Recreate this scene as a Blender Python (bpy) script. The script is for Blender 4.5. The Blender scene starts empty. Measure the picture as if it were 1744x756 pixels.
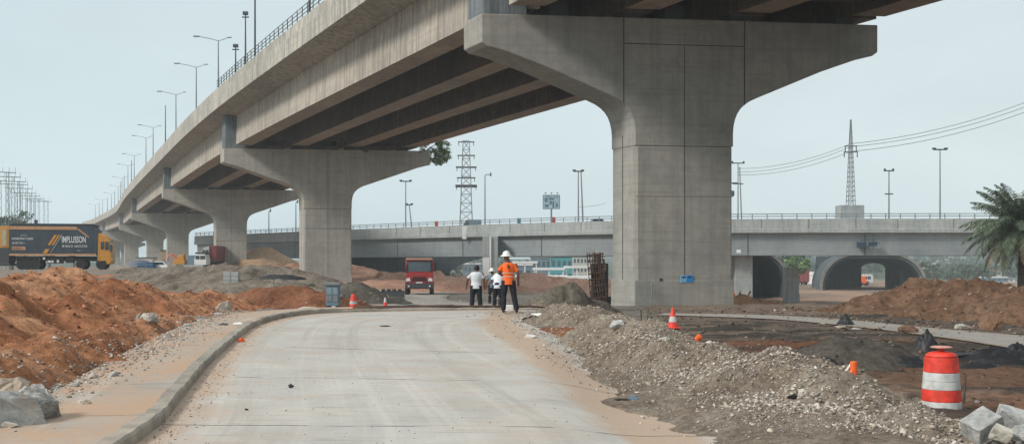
import bpy, bmesh, math, random
import numpy as np
from mathutils import Vector, Matrix, noise as mnoise
random.seed(7); RS = np.random.RandomState(11)
PI = math.pi
S = bpy.context.scene
COL = S.collection
CAMH = 1.9
F = 1800.0
def W(px, py, d):                       # pixel of the photo at a depth -> metres
    return ((px-872)/F*d, d, CAMH-(py-450)/F*d)
def X(px, d): return (px-872)/F*d

# ------------------------------------------------------------------ materials
def nt(name):
    m = bpy.data.materials.new(name); m.use_nodes = True
    n = m.node_tree.nodes; l = m.node_tree.links
    b = n['Principled BSDF']
    return m, n, l, b
def simple(name, col, rough=.6, metal=0, var=.12, scale=6, bump=0, emit=None):
    m, n, l, b = nt(name)
    b.inputs['Roughness'].default_value = rough; b.inputs['Metallic'].default_value = metal
    tc = n.new('ShaderNodeNewGeometry')
    no = n.new('ShaderNodeTexNoise'); no.inputs['Scale'].default_value = scale; no.inputs['Detail'].default_value = 5
    l.new(tc.outputs['Position'], no.inputs['Vector'])
    r = n.new('ShaderNodeValToRGB')
    r.color_ramp.elements[0].position = .3; r.color_ramp.elements[1].position = .7
    r.color_ramp.elements[0].color = [c*(1-var) for c in col]+[1]
    r.color_ramp.elements[1].color = [min(1, c*(1+var)) for c in col]+[1]
    l.new(no.outputs['Fac'], r.inputs['Fac']); l.new(r.outputs['Color'], b.inputs['Base Color'])
    if bump:
        bp = n.new('ShaderNodeBump'); bp.inputs['Strength'].default_value = bump; bp.inputs['Distance'].default_value = .02
        l.new(no.outputs['Fac'], bp.inputs['Height']); l.new(bp.outputs['Normal'], b.inputs['Normal'])
    return m
def noise_node(n, l, vec, scale, detail=5, rough=.6, dist=0):
    t = n.new('ShaderNodeTexNoise'); t.inputs['Scale'].default_value = scale
    t.inputs['Detail'].default_value = detail; t.inputs['Roughness'].default_value = rough
    t.inputs['Distortion'].default_value = dist
    if vec: l.new(vec, t.inputs['Vector'])
    return t.outputs['Fac']
def mapping(n, l, vec, scale, rot=(0,0,0)):
    mp = n.new('ShaderNodeMapping'); mp.inputs['Scale'].default_value = scale; mp.inputs['Rotation'].default_value = rot
    l.new(vec, mp.inputs['Vector']); return mp.outputs['Vector']
def ramp(n, l, fac, stops):
    r = n.new('ShaderNodeValToRGB')
    e = r.color_ramp.elements
    while len(e) < len(stops): e.new(.5)
    for k, (p, c) in enumerate(stops):
        e[k].position = p; e[k].color = (c, c, c, 1) if not hasattr(c, '__len__') else (*c, 1)
    l.new(fac, r.inputs['Fac']); return r.outputs['Color']
def mix(n, l, fac, a, b, mode='MIX'):
    m = n.new('ShaderNodeMix'); m.data_type = 'RGBA'; m.blend_type = mode
    if isinstance(fac, (int, float)): m.inputs[0].default_value = fac
    else: l.new(fac, m.inputs[0])
    for i, v in ((6, a), (7, b)):
        if hasattr(v, '__len__'): m.inputs[i].default_value = (*v, 1)
        else: l.new(v, m.inputs[i])
    return m.outputs[2]
def math_(n, l, op, a, b=None):
    m = n.new('ShaderNodeMath'); m.operation = op
    for i, v in ((0, a), (1, b)):
        if v is None: continue
        if isinstance(v, (int, float)): m.inputs[i].default_value = v
        else: l.new(v, m.inputs[i])
    return m.outputs[0]

def concrete(name, base, warm, streak=.5, blotch=.5, lines=True, dark=.35):
    m, n, l, b = nt(name)
    b.inputs['Roughness'].default_value = .88
    g = n.new('ShaderNodeNewGeometry'); P = g.outputs['Position']
    big = noise_node(n, l, P, .22, 5, .62, .4)
    c = mix(n, l, ramp(n, l, big, [(.38, 0), (.62, 1)]), base, warm)
    med = noise_node(n, l, P, 1.3, 6, .7)
    c = mix(n, l, ramp(n, l, med, [(.40, blotch*.75), (.56, 0)]), c, [x*dark for x in base])
    st = noise_node(n, l, mapping(n, l, P, (1.5, 1.5, .07)), 1.6, 6, .75)
    c = mix(n, l, ramp(n, l, st, [(.40, streak*.85), (.54, 0)]), c, [x*.42 for x in base])
    pale = noise_node(n, l, mapping(n, l, P, (1.1, 1.1, .05)), 2.2, 4, .6)
    c = mix(n, l, ramp(n, l, pale, [(.58, 0), (.72, streak*.35)]), c, (.55, .52, .47))
    # form board lines every 1.2 m, and fine mottling
    fine = noise_node(n, l, P, 14, 4, .7)
    c = mix(n, l, .22, c, ramp(n, l, fine, [(.3, .62), (.7, 1.0)]), 'MULTIPLY')
    huge = noise_node(n, l, mapping(n, l, P, (1, 1, .6)), .11, 3, .5)
    c = mix(n, l, .5, c, ramp(n, l, huge, [(.35, .72), (.65, 1.06)]), 'MULTIPLY')
    hz = noise_node(n, l, mapping(n, l, P, (.12, .12, 3.2)), 1.5, 4, .6)
    c = mix(n, l, ramp(n, l, hz, [(.36, .28), (.5, 0)]), c, [x*.55 for x in base])
    l.new(c, b.inputs['Base Color'])
    bp = n.new('ShaderNodeBump'); bp.inputs['Strength'].default_value = .25; bp.inputs['Distance'].default_value = .03
    l.new(fine, bp.inputs['Height']); l.new(bp.outputs['Normal'], b.inputs['Normal'])
    return m
M_dummy = None
def soil(name, cols, attr=None, bump=.6, scale=1.0, clump=True):
    """earth: three tones, lumps, fine crumbs; attr = name of a colour attribute holding the local soil colour"""
    m, n, l, b = nt(name)
    b.inputs['Roughness'].default_value = .95
    b.inputs['Specular IOR Level'].default_value = .2
    g = n.new('ShaderNodeNewGeometry'); P = g.outputs['Position']
    a = noise_node(n, l, P, .45*scale, 6, .65, .5)
    f = noise_node(n, l, P, 5*scale, 6, .75)
    ff = noise_node(n, l, P, 24*scale, 3, .7)
    if attr:
        at = n.new('ShaderNodeAttribute'); at.attribute_name = attr
        c0 = at.outputs['Color']
        c = mix(n, l, .8, c0, ramp(n, l, a, [(.3, .72), (.7, 1.12)]), 'MULTIPLY')
    else:
        c = ramp(n, l, a, [(.28, cols[0]), (.5, cols[1]), (.72, cols[2])])
    damp = noise_node(n, l, mapping(n, l, P, (1, 1, 1.6)), 1.1*scale, 6, .72, 1.2)
    c = mix(n, l, ramp(n, l, damp, [(.34, .5), (.44, 0)]), c, mix(n, l, 1.0, c, (.42, .36, .33), 'MULTIPLY'))
    c = mix(n, l, .85, c, ramp(n, l, f, [(.34, .42), (.60, 1.15)]), 'MULTIPLY')
    c = mix(n, l, .55, c, ramp(n, l, ff, [(.3, .55), (.7, 1.15)]), 'MULTIPLY')
    l.new(c, b.inputs['Base Color'])
    s = math_(n, l, 'ADD', f, math_(n, l, 'MULTIPLY', ff, .35))
    bp = n.new('ShaderNodeBump'); bp.inputs['Strength'].default_value = bump; bp.inputs['Distance'].default_value = .08
    l.new(s, bp.inputs['Height']); l.new(bp.outputs['Normal'], b.inputs['Normal'])
    return m
def pebble_mat(name):
    m, n, l, b = nt(name); b.inputs['Roughness'].default_value = .9
    at = n.new('ShaderNodeAttribute'); at.attribute_name = 'tint'
    g = n.new('ShaderNodeNewGeometry')
    f = noise_node(n, l, g.outputs['Position'], 18, 4, .7)
    c = mix(n, l, .6, at.outputs['Color'], ramp(n, l, f, [(.3, .6), (.7, 1.15)]), 'MULTIPLY')
    l.new(c, b.inputs['Base Color']); return m
def rock_mat(name, base):
    m, n, l, b = nt(name); b.inputs['Roughness'].default_value = .88
    g = n.new('ShaderNodeNewGeometry'); P = g.outputs['Position']
    a = noise_node(n, l, P, 2.2, 7, .7, .8)
    f = noise_node(n, l, P, 16, 5, .75)
    c = ramp(n, l, a, [(.33, [x*.55 for x in base]), (.5, base), (.7, [min(1, x*1.35) for x in base])])
    c = mix(n, l, .6, c, ramp(n, l, f, [(.3, .55), (.7, 1.15)]), 'MULTIPLY')
    v = noise_node(n, l, P, 1.1, 3, .5)
    c = mix(n, l, ramp(n, l, v, [(.56, 0), (.68, .55)]), c, (.34, .22, .13))
    l.new(c, b.inputs['Base Color'])
    bp = n.new('ShaderNodeBump'); bp.inputs['Strength'].default_value = .7; bp.inputs['Distance'].default_value = .04
    l.new(math_(n, l, 'ADD', a, f), bp.inputs['Height']); l.new(bp.outputs['Normal'], b.inputs['Normal'])
    return m
def leaf_mat(name, a, bcol):
    m, n, l, b = nt(name); b.inputs['Roughness'].default_value = .7
    g = n.new('ShaderNodeNewGeometry')
    r = ramp(n, l, g.outputs['Random Per Island'], [(0, a), (.6, bcol), (1, [min(1, x*1.6) for x in bcol])])
    l.new(r, b.inputs['Base Color']); return m

M = {}
M['pier'] = concrete('pier concrete', (.30, .298, .282), (.36, .345, .305), .28, .30)
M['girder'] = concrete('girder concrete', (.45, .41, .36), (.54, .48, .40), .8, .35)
M['pier2'] = concrete('paler pier concrete', (.42, .405, .37), (.48, .45, .39), .32, .25)  # paler, warmer tone for every pier but the nearest
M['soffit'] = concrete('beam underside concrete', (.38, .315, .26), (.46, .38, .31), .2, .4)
M['web'] = concrete('shade dark beam web concrete', (.11, .095, .085), (.16, .13, .11), .4, .5)  # shade below the deck painted into webs, cross beams and slab
M['fascia'] = concrete('parapet concrete', (.48, .455, .41), (.56, .52, .45), .95, .4)
M['block'] = concrete('grey block concrete', (.17, .20, .22), (.22, .25, .265), .9, .4)
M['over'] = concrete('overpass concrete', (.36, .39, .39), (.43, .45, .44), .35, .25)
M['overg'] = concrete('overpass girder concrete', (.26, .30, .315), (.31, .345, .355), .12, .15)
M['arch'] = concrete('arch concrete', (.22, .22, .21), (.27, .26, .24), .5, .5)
M['archd'] = concrete('shade dark concrete', (.055, .078, .088), (.075, .10, .11), .3, .4)  # shade under the overpass and inside the tunnels put into the base colour
M['joint'] = simple('joint shadow gap', (.045, .042, .038), .95)
M['kerb'] = concrete('kerb concrete', (.36, .33, .28), (.44, .38, .31), .2, .7)
M['red'] = soil('red earth', [(.27, .10, .046), (.47, .21, .105), (.62, .36, .21)], bump=1.0)
M['red2'] = soil('dark red earth', [(.15, .06, .032), (.25, .105, .055), (.33, .155, .085)], bump=.9)
M['brown'] = soil('brown earth', [(.12, .065, .040), (.23, .135, .085), (.33, .215, .145)], bump=.9)
M['grey'] = soil('grey spoil', [(.14, .112, .088), (.235, .195, .155), (.32, .275, .22)], bump=.7)
M['tan'] = soil('pale sand', [(.42, .26, .15), (.52, .34, .21), (.60, .42, .28)], bump=.4)
M['bank'] = soil('pink earth bank', [(.38, .20, .135), (.50, .285, .20), (.60, .39, .29)], bump=.6)
M['darks'] = soil('dark wet soil', [(.07, .062, .052), (.12, .105, .088), (.17, .15, .125)], bump=.8)
M['darkg'] = soil('olive grey soil', [(.10, .09, .07), (.17, .15, .12), (.25, .225, .185)], bump=1.0)
M['gravel'] = soil('crushed stone', [(.19, .145, .105), (.34, .275, .215), (.48, .42, .345)], bump=1.0, scale=2)
M['ground'] = soil('site ground', None, attr='tint', bump=.5)
M['pebble'] = pebble_mat('loose stone')
M['rock'] = rock_mat('grey rock', (.47, .475, .46))
M['rockw'] = rock_mat('pale rock', (.58, .54, .47))
M['black'] = simple('black plastic sheet', (.018, .019, .022), .55, bump=.4)
M['steel'] = simple('galvanised steel', (.22, .24, .25), .5, .4)
M['dsteel'] = simple('dark steel', (.06, .065, .07), .6, .2)
M['rust'] = simple('rusty steel', (.10, .055, .04), .85, .2, .35, 9)
M['rubber'] = simple('tyre rubber', (.022, .022, .023), .85)
M['glass'] = simple('dark glass', (.03, .045, .055), .12)
M['white'] = simple('white paint', (.72, .73, .72), .5, var=.08)
M['yellow'] = simple('yellow ochre paint', (.60, .27, .035), .45, var=.15)
M['navy'] = simple('slate blue tarpaulin', (.035, .052, .072), .5, var=.25, scale=1.2)
M['peach'] = simple('faded orange rail paint', (.50, .27, .14), .6, var=.2)
M['redp'] = simple('red truck paint', (.33, .028, .028), .4, var=.2)
M['maroon'] = simple('maroon paint', (.20, .022, .03), .55)
M['blue'] = simple('blue paint', (.012, .09, .20), .55)
M['steelblue'] = simple('grey blue paint', (.13, .20, .26), .6)
M['orange'] = simple('safety orange', (.80, .13, .02), .5, var=.06)
M['redorange'] = simple('red orange plastic', (.70, .05, .028), .5, var=.24, scale=9)
M['refl'] = simple('grey white reflective tape', (.54, .55, .535), .5, var=.22, scale=9)
M['skin'] = simple('skin', (.13, .065, .04), .6, var=.05)
M['tee'] = simple('white cotton', (.66, .69, .74), .9, var=.06)
M['trouser'] = simple('dark navy cloth', (.008, .010, .018), .9)
M['shoe'] = simple('dark leather', (.03, .025, .022), .7)
M['hair'] = simple('black hair', (.008, .008, .009), .8)
M['vest'] = simple('orange hi-vis cloth', (.88, .14, .012), .75, var=.06)
M['helmet'] = simple('white helmet', (.80, .80, .76), .35, var=.03)
M['teal'] = simple('teal cladding', (.03, .30, .33), .5)
M['window'] = simple('window band', (.05, .08, .10), .25)
M['cream'] = simple('cream render', (.52, .50, .46), .8)
M['roof'] = simple('brick red roof', (.32, .16, .12), .8)
M['bark'] = simple('bark', (.09, .07, .055), .95, var=.35, scale=8, bump=.8)
M['leaf'] = leaf_mat('leaf green', (.06, .12, .035), (.14, .23, .07))
M['leafd'] = leaf_mat('distant foliage', (.035, .065, .04), (.06, .10, .05))
M['palm'] = leaf_mat('palm leaflet', (.06, .085, .055), (.105, .14, .085))
M['palmdry'] = leaf_mat('dry palm leaflet', (.14, .10, .06), (.24, .17, .10))
M['slate'] = simple('dark slate blue', (.02, .05, .09), .6)
M['sign'] = simple('blue sign face', (.02, .22, .52), .5)
M['signp'] = simple('pale blue sign face', (.16, .42, .66), .5)

# ------------------------------------------------------------------ mesh builder
class MB:
    def __init__(s): s.v = []; s.f = []; s.m = []
    def add(s, vs, fs, m=0):
        o = len(s.v); s.v.extend([tuple(p) for p in vs]); s.f.extend([tuple(i+o for i in f) for f in fs]); s.m.extend([m]*len(fs)); return s
    def box(s, x0, x1, y0, y1, z0, z1, m=0):
        v = [(x0,y0,z0),(x1,y0,z0),(x1,y1,z0),(x0,y1,z0),(x0,y0,z1),(x1,y0,z1),(x1,y1,z1),(x0,y1,z1)]
        return s.add(v, [(0,3,2,1),(4,5,6,7),(0,1,5,4),(1,2,6,5),(2,3,7,6),(3,0,4,7)], m)
    def prism(s, poly, org, A, B, E, m=0):       # poly in plane (A,B) from org, pushed along E
        A = np.array(A, float); B = np.array(B, float); E = np.array(E, float); org = np.array(org, float)
        p0 = [org+a*A+b*B for a, b in poly]; p1 = [p+E for p in p0]; n = len(poly)
        fs = [tuple(range(n))[::-1], tuple(range(n, 2*n))]+[(i, (i+1) % n, n+(i+1) % n, n+i) for i in range(n)]
        return s.add(p0+p1, fs, m)
    def tube(s, pts, rad, n=8, m=0, cap=True):
        pts = [Vector(p) for p in pts]
        if not hasattr(rad, '__len__'): rad = [rad]*len(pts)
        up = Vector((0, 0, 1)); vs = []
        for i, p in enumerate(pts):
            t = (pts[min(i+1, len(pts)-1)]-pts[max(i-1, 0)]).normalized()
            a = t.cross(up)
            if a.length < .05: a = t.cross(Vector((0, 1, 0)))
            a.normalize(); b = a.cross(t).normalized()
            r = rad[i]; ra, rb = (r if hasattr(r, '__len__') else (r, r))
            for k in range(n):
                q = 2*PI*k/n; vs.append(p+a*math.cos(q)*ra+b*math.sin(q)*rb)
        fs = []
        for i in range(len(pts)-1):
            for k in range(n):
                fs.append((i*n+k, i*n+(k+1) % n, (i+1)*n+(k+1) % n, (i+1)*n+k))
        if cap: fs.append(tuple(range(n))[::-1]); fs.append(tuple(range((len(pts)-1)*n, len(pts)*n)))
        return s.add(vs, fs, m)
    def lathe(s, prof, n=20, c=(0,0,0), m=0, axis='z'):
        vs = []; fs = []
        for r, z in prof:
            for k in range(n):
                q = 2*PI*k/n; a, b = r*math.cos(q), r*math.sin(q)
                vs.append((c[0]+a, c[1]+b, c[2]+z) if axis == 'z' else ((c[0]+a, c[1]+z, c[2]+b) if axis == 'y' else (c[0]+z, c[1]+a, c[2]+b)))
        L = len(prof)
        for i in range(L-1):
            for k in range(n): fs.append((i*n+k, i*n+(k+1) % n, (i+1)*n+(k+1) % n, (i+1)*n+k))
        fs.append(tuple(range(n))[::-1]); fs.append(tuple(range((L-1)*n, L*n)))
        return s.add(vs, fs, m)
    def build(s, name, mats, parent=None, bevel=0, smooth=False, loc=None, voxel=0):
        me = bpy.data.meshes.new(name); me.from_pydata([tuple(map(float, p)) for p in s.v], [], s.f)
        if not isinstance(mats, (list, tuple)): mats = [mats]
        for x in mats: me.materials.append(x)
        me.polygons.foreach_set('material_index', s.m)
        bm = bmesh.new(); bm.from_mesh(me)
        bmesh.ops.recalc_face_normals(bm, faces=bm.faces)
        if bevel:
            es = [e for e in bm.edges if len(e.link_faces) == 2 and e.calc_face_angle(0) > .5]
            bmesh.ops.bevel(bm, geom=es, offset=bevel, segments=2, profile=.6, affect='EDGES', clamp_overlap=True)
        bm.to_mesh(me); bm.free()
        if smooth:
            me.polygons.foreach_set('use_smooth', [True]*len(me.polygons))
        o = bpy.data.objects.new(name, me); COL.objects.link(o)
        if voxel:
            md = o.modifiers.new('r', 'REMESH'); md.mode = 'VOXEL'; md.voxel_size = voxel; md.use_smooth_shade = True
            sm = o.modifiers.new('s', 'SMOOTH'); sm.iterations = 3; sm.factor = .5
            dg = bpy.context.evaluated_depsgraph_get()
            me2 = bpy.data.meshes.new_from_object(o.evaluated_get(dg))
            o.modifiers.clear(); o.data = me2
            me2.materials.clear()
            for x in mats: me2.materials.append(x)
        if parent: o.parent = parent
        if loc: o.location = loc
        return o
def tag(o, label=None, cat=None, group=None, kind=None):
    if label: o['label'] = label
    if cat: o['category'] = cat
    if group: o['group'] = group
    if kind: o['kind'] = kind
    return o
def thing(name, label, cat, loc=(0,0,0), rz=0, group=None):
    o = bpy.data.objects.new(name, None); COL.objects.link(o)
    o.location = loc; o.rotation_euler = (0, 0, rz); o.empty_display_size = .2
    return tag(o, label, cat, group)
def copy_tree(o, parent=None):
    c = o.copy(); COL.objects.link(c)
    if parent: c.parent = parent
    for ch in list(o.children): copy_tree(ch, c)
    return c

# ------------------------------------------------------------------ noise + terrain
def vnoise(x, y, seed=0):
    x = np.asarray(x, float); y = np.asarray(y, float)
    ix = np.floor(x).astype(np.int64); iy = np.floor(y).astype(np.int64)
    fx = x-ix; fy = y-iy; fx = fx*fx*(3-2*fx); fy = fy*fy*(3-2*fy)
    def h(a, b):
        n = (a*374761393+b*668265263+seed*974711) & 0x7fffffff
        n = ((n ^ (n >> 13))*1274126177) & 0x7fffffff
        n = (n ^ (n >> 16)) & 0xffff
        return n/65535.0
    return (h(ix,iy)*(1-fx)+h(ix+1,iy)*fx)*(1-fy)+(h(ix,iy+1)*(1-fx)+h(ix+1,iy+1)*fx)*fy-.5
def fbm(x, y, seed=0, oct=4, gain=.5):
    t = 0; a = 1
    for k in range(oct):
        t = t+a*vnoise(x*2**k+k*17.3, y*2**k-k*9.1, seed+k); a *= gain
    return t
def sstep(t, a, b):
    u = np.clip((np.asarray(t, float)-a)/(b-a), 0, 1); return u*u*(3-2*u)
PM = ([-60,14,20,26,32,34,38,50,60,86,110,140,200,300,450,700,1200,2500],[0,0,.1,.25,.42,.43,.25,0,-.2,-.63,-.8,-2.2,-3.2,-4,-5.5,-4,4,14])
PL = ([-60,14,32,50,70,88,98,118,160,250,400,700,1200,2500],[0,0,.32,.25,.55,1.42,1.42,.85,.72,.8,.6,0,3,12])
PR = ([-60,10,15,30,42,49,60,80,140,300,450,700,1200,2500],[-.05,-.05,-.16,-.12,-.04,0,-.5,-1.1,-3.5,-4,-5.6,-3,7,22])
def ground_base(x, y):
    x = np.asarray(x, float); y = np.asarray(y, float)
    m = np.interp(y, *PM); L = np.interp(y, *PL); R = np.interp(y, *PR)
    t = x/(np.abs(y)+6)
    wl = sstep(-t, .12, .27); wr = sstep(t, .015, .085)
    z = m*(1-wl)*(1-wr)+L*wl+R*wr
    far = sstep(y, 250, 900)
    z = z+far*7*fbm(x/260., y/260., 3, 3)
    return z
LEFT_EDGE = [(-3.2,-6),(-3.4,3),(-4.0,11.2),(-4.65,14.9),(-5.5,19.3),(-6.35,24.7),(-6.75,28),(-6.6,30.6),(-5.8,32.1),(-4.2,33.1),(-2,33.8),(1,34.6),(4,35.4)]
RIGHT_EDGE = [(2.7,-6),(2.8,3),(2.9,11),(2.9,14.5),(2.6,18),(2.0,22),(1.2,25.3),(.6,27.4),(.3,28.8),(.3,30),(.6,31),(1.6,32),(4,32.8)]
def polydist(x, y, pts):
    """distance to polyline, arclength, side"""
    x = np.asarray(x, float); y = np.asarray(y, float)
    best = np.full(x.shape, 1e9); S_ = np.zeros(x.shape); sd = np.zeros(x.shape); K = np.zeros(x.shape); acc = 0
    for i in range(len(pts)-1):
        ax, ay = pts[i][:2]; bx_, by_ = pts[i+1][:2]
        dx, dy = bx_-ax, by_-ay; L = math.hypot(dx, dy)
        t = np.clip(((x-ax)*dx+(y-ay)*dy)/(L*L), 0, 1)
        d = np.hypot(x-ax-t*dx, y-ay-t*dy)
        k = d < best
        best = np.where(k, d, best); S_ = np.where(k, acc+t*L, S_); K = np.where(k, i+t, K)
        sd = np.where(k, np.sign((x-ax)*dy-(y-ay)*dx), sd)
        acc += L
    return best, S_, sd, K
def in_road(x, y):
    """signed metres inside main road from its left edge; used to flatten ground noise"""
    d, s, sd, k = polydist(x, y, LEFT_EDGE)
    d2, s2, sd2, k2 = polydist(x, y, RIGHT_EDGE)
    return (sd > 0) & (sd2 < 0), d, d2, sd
def ground_z(x, y):
    x = np.asarray(x, float); y = np.asarray(y, float)
    z = ground_base(x, y)
    near = 1-sstep(y, 60, 160)
    n = fbm(x/1.7, y/1.7, 21, 5, .5)*.10+fbm(x/.35, y/.35, 5, 3, .6)*.02
    yard = sstep(x-.1*y, 2.2, 4.0)*sstep(y, 8, 12)
    mid = sstep(y, 35, 42)
    rut = vnoise(x*.25+y*.02, y*2.6, 9)*.13*yard+.10*fbm(x/.7, y/.7, 77, 4, .6)*yard
    w = np.clip(.12+yard*1.0+mid*.8, 0, 1)
    d, s, sd, k = polydist(x, y, LEFT_EDGE)
    leftoff = ((sd < 0) & (y < 40))*sstep(d, 1.4, 2.6)
    w = np.clip(w+leftoff*.7, 0, 1)
    inr = (sd > 0) & (y < 34.5) & (x < 3.2-.05*np.abs(y-10))
    sdist = polydist(x, y, [(5.8,40.9),(9,39.3),(10.8,36.8),(12.2,32.3),(13.4,28.2),(14.1,24.3),(14.6,15),(14.5,5)])[0]
    w = w*sstep(sdist, 2.3, 3.6); rut = rut*sstep(sdist, 2.3, 3.6)
    z = z+near*(n*w+rut)+sstep(y, 50, 120)*fbm(x/9, y/9, 14, 3)*.5
    # cutting: soil is a little lower under the road and the footway so that they lie on top
    under = sstep(-d*0+((sd > 0)*1.0), .5, .6)*(y < 36)*(x < 4.2)
    z = np.where((under > .5), ground_base(x, y)-.05, z)
    foot = (sd < 0) & (d < 1.9) & (y < 33)
    z = np.where(foot, ground_base(x, y)-.06+.02, z)
    return z
def grid_mesh(name, xs, ys, zf, mat, parent=None, tint=None, cut=None):
    XX, YY = np.meshgrid(xs, ys)
    ZZ = zf(XX, YY); nx, ny = len(xs), len(ys)
    v = np.stack([XX.ravel(), YY.ravel(), ZZ.ravel()], 1)
    i = np.arange(nx*ny).reshape(ny, nx)
    q = np.stack([i[:-1,:-1].ravel(), i[:-1,1:].ravel(), i[1:,1:].ravel(), i[1:,:-1].ravel()], 1)
    if cut is not None:
        keep = cut(XX, YY, ZZ).ravel()
        q = q[keep[q].any(1)]
        used = np.unique(q); remap = np.full(nx*ny, -1); remap[used] = np.arange(len(used)); v = v[used]; q = remap[q]
    me = mesh_np(name, v, q, mat)
    if tint is not None:
        c = tint(v[:,0], v[:,1], v[:,2]); set_tint(me, c)
    me.polygons.foreach_set('use_smooth', np.ones(len(q), bool))
    o = bpy.data.objects.new(name, me); COL.objects.link(o)
    if parent: o.parent = parent
    return o
def mesh_np(name, v, q, mat):
    me = bpy.data.meshes.new(name)
    me.vertices.add(len(v)); me.vertices.foreach_set('co', np.asarray(v, np.float32).ravel())
    k = q.shape[1]
    me.loops.add(len(q)*k); me.loops.foreach_set('vertex_index', q.ravel().astype(np.int32))
    me.polygons.add(len(q)); me.polygons.foreach_set('loop_start', (np.arange(len(q))*k).astype(np.int32))
    me.polygons.foreach_set('loop_total', np.full(len(q), k, np.int32))
    me.update(calc_edges=True); me.validate()
    me.materials.append(mat); return me
def set_tint(me, c):
    a = me.color_attributes.new('tint', 'FLOAT_COLOR', 'POINT')
    cc = np.ones((len(me.vertices), 4), np.float32); cc[:, :3] = c
    a.data.foreach_set('color', cc.ravel())
def lerp(a, b, t): return a*(1-t[:, None])+b*t[:, None]

def ground_tint(x, y, z):
    C = lambda *c: np.tile(np.array(c), (len(x), 1))
    n1 = fbm(x/3., y/3., 31, 4); n2 = fbm(x/.8, y/.8, 41, 3)
    c = C(.36, .29, .22)
    d, s, sd, k = polydist(x, y, LEFT_EDGE)
    c = lerp(c, C(.33, .27, .215), sstep(n1, -.2, .2))
    c = lerp(c, C(.36, .19, .11), (sd < 0)*(y < 60)*sstep(d+n2*1.0, 3.2, 4.4))
    # middle ground beyond the crest: dusty grey with dark tracks
    midm = sstep(y, 35, 38)*(1-sstep(y, 92, 105))
    c = lerp(c, C(.27, .245, .21), midm)
    c = lerp(c, C(.13, .115, .10), midm*sstep(vnoise(x/6., y*1.1, 8)+n2*.4, .05, .3)*.8)
    # yard to the right
    yard = sstep(x-.09*y+n2*.3, 1.5, 2.6)*sstep(y, 9, 12)*(1-sstep(y, 60, 80))
    c = lerp(c, C(.185, .105, .068), yard)
    c = lerp(c, C(.24, .155, .11), yard*sstep(n1, -.05, .3))
    c = lerp(c, C(.20, .155, .12), yard*sstep(y+n1*6, 25.5, 30))
    trk_ = vnoise(x*.22+y*.05, y*1.9, 19)+n2*.5
    c = lerp(c, C(.060, .052, .046), yard*sstep(trk_, -.04, .16)*.85)
    c = lerp(c, C(.27, .20, .155), yard*sstep(y+n1*8, 36, 44)*.8)
    blk = yard*np.exp(-((y-22.5+.22*(x-9)+n1*2.2)/1.5)**2)*sstep(x, 4.5, 8)
    c = lerp(c, C(.035, .035, .037), np.clip(blk*1.3, 0, 1))
    red = yard*np.exp(-((y-26.+n1*2)/1.1)**2)*(x < 8)
    c = lerp(c, C(.20, .085, .045), np.clip(red, 0, 1)*.8)
    val = sstep(y, 85, 130)*(1-sstep(y, 330, 520))
    c = lerp(c, C(.38, .235, .155), val*.9)
    c = lerp(c, C(.17, .15, .13), val*sstep(vnoise(x/9., y/22., 5), .0, .2)*.6)
    far = sstep(y, 380, 600)
    c = lerp(c, C(.06, .085, .045), far)
    lf = sstep(-x/(np.abs(y)+6), .25, .35)*sstep(y, 50, 80)*(1-sstep(y, 300, 400))
    c = lerp(c, C(.29, .235, .19), lf)
    return c
def sinh_axis(a, b, k, n, c=0):
    t = np.linspace(np.arcsinh((a-c)/k), np.arcsinh((b-c)/k), n); return c+k*np.sinh(t)
g = grid_mesh('ground', sinh_axis(-2600, 2600, 7, 620), sinh_axis(-60, 3600, 14, 620, 14), ground_z, M['ground'], tint=ground_tint)
g['kind'] = 'structure'

# ------------------------------------------------------------------ road, footway, kerb, side road
def resample(pts, n):
    P = np.array(pts, float); s = np.r_[0, np.cumsum(np.hypot(*np.diff(P, axis=0).T))]
    # smooth with catmull-rom then resample
    out = []
    for i in range(len(P)-1):
        p0 = P[max(i-1, 0)]; p1 = P[i]; p2 = P[i+1]; p3 = P[min(i+2, len(P)-1)]
        for t in np.linspace(0, 1, 12, endpoint=False):
            out.append(.5*((2*p1)+(-p0+p2)*t+(2*p0-5*p1+4*p2-p3)*t*t+(-p0+3*p1-3*p2+p3)*t**3))
    out.append(P[-1]); out = np.array(out)
    s = np.r_[0, np.cumsum(np.hypot(out[1:,0]-out[:-1,0], out[1:,1]-out[:-1,1]))]
    q = np.linspace(0, s[-1], n)
    return np.stack([np.interp(q, s, out[:, k]) for k in range(out.shape[1])], 1), s[-1]
def by_index(pts, n):
    P = np.array(pts, float); out = []
    for i in range(len(P)-1):
        p0 = P[max(i-1, 0)]; p1 = P[i]; p2 = P[i+1]; p3 = P[min(i+2, len(P)-1)]
        for t in np.linspace(0, 1, n, endpoint=False):
            out.append(.5*((2*p1)+(-p0+p2)*t+(2*p0-5*p1+4*p2-p3)*t*t+(-p0+3*p1-3*p2+p3)*t**3))
    out.append(P[-1]); return np.array(out)
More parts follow.
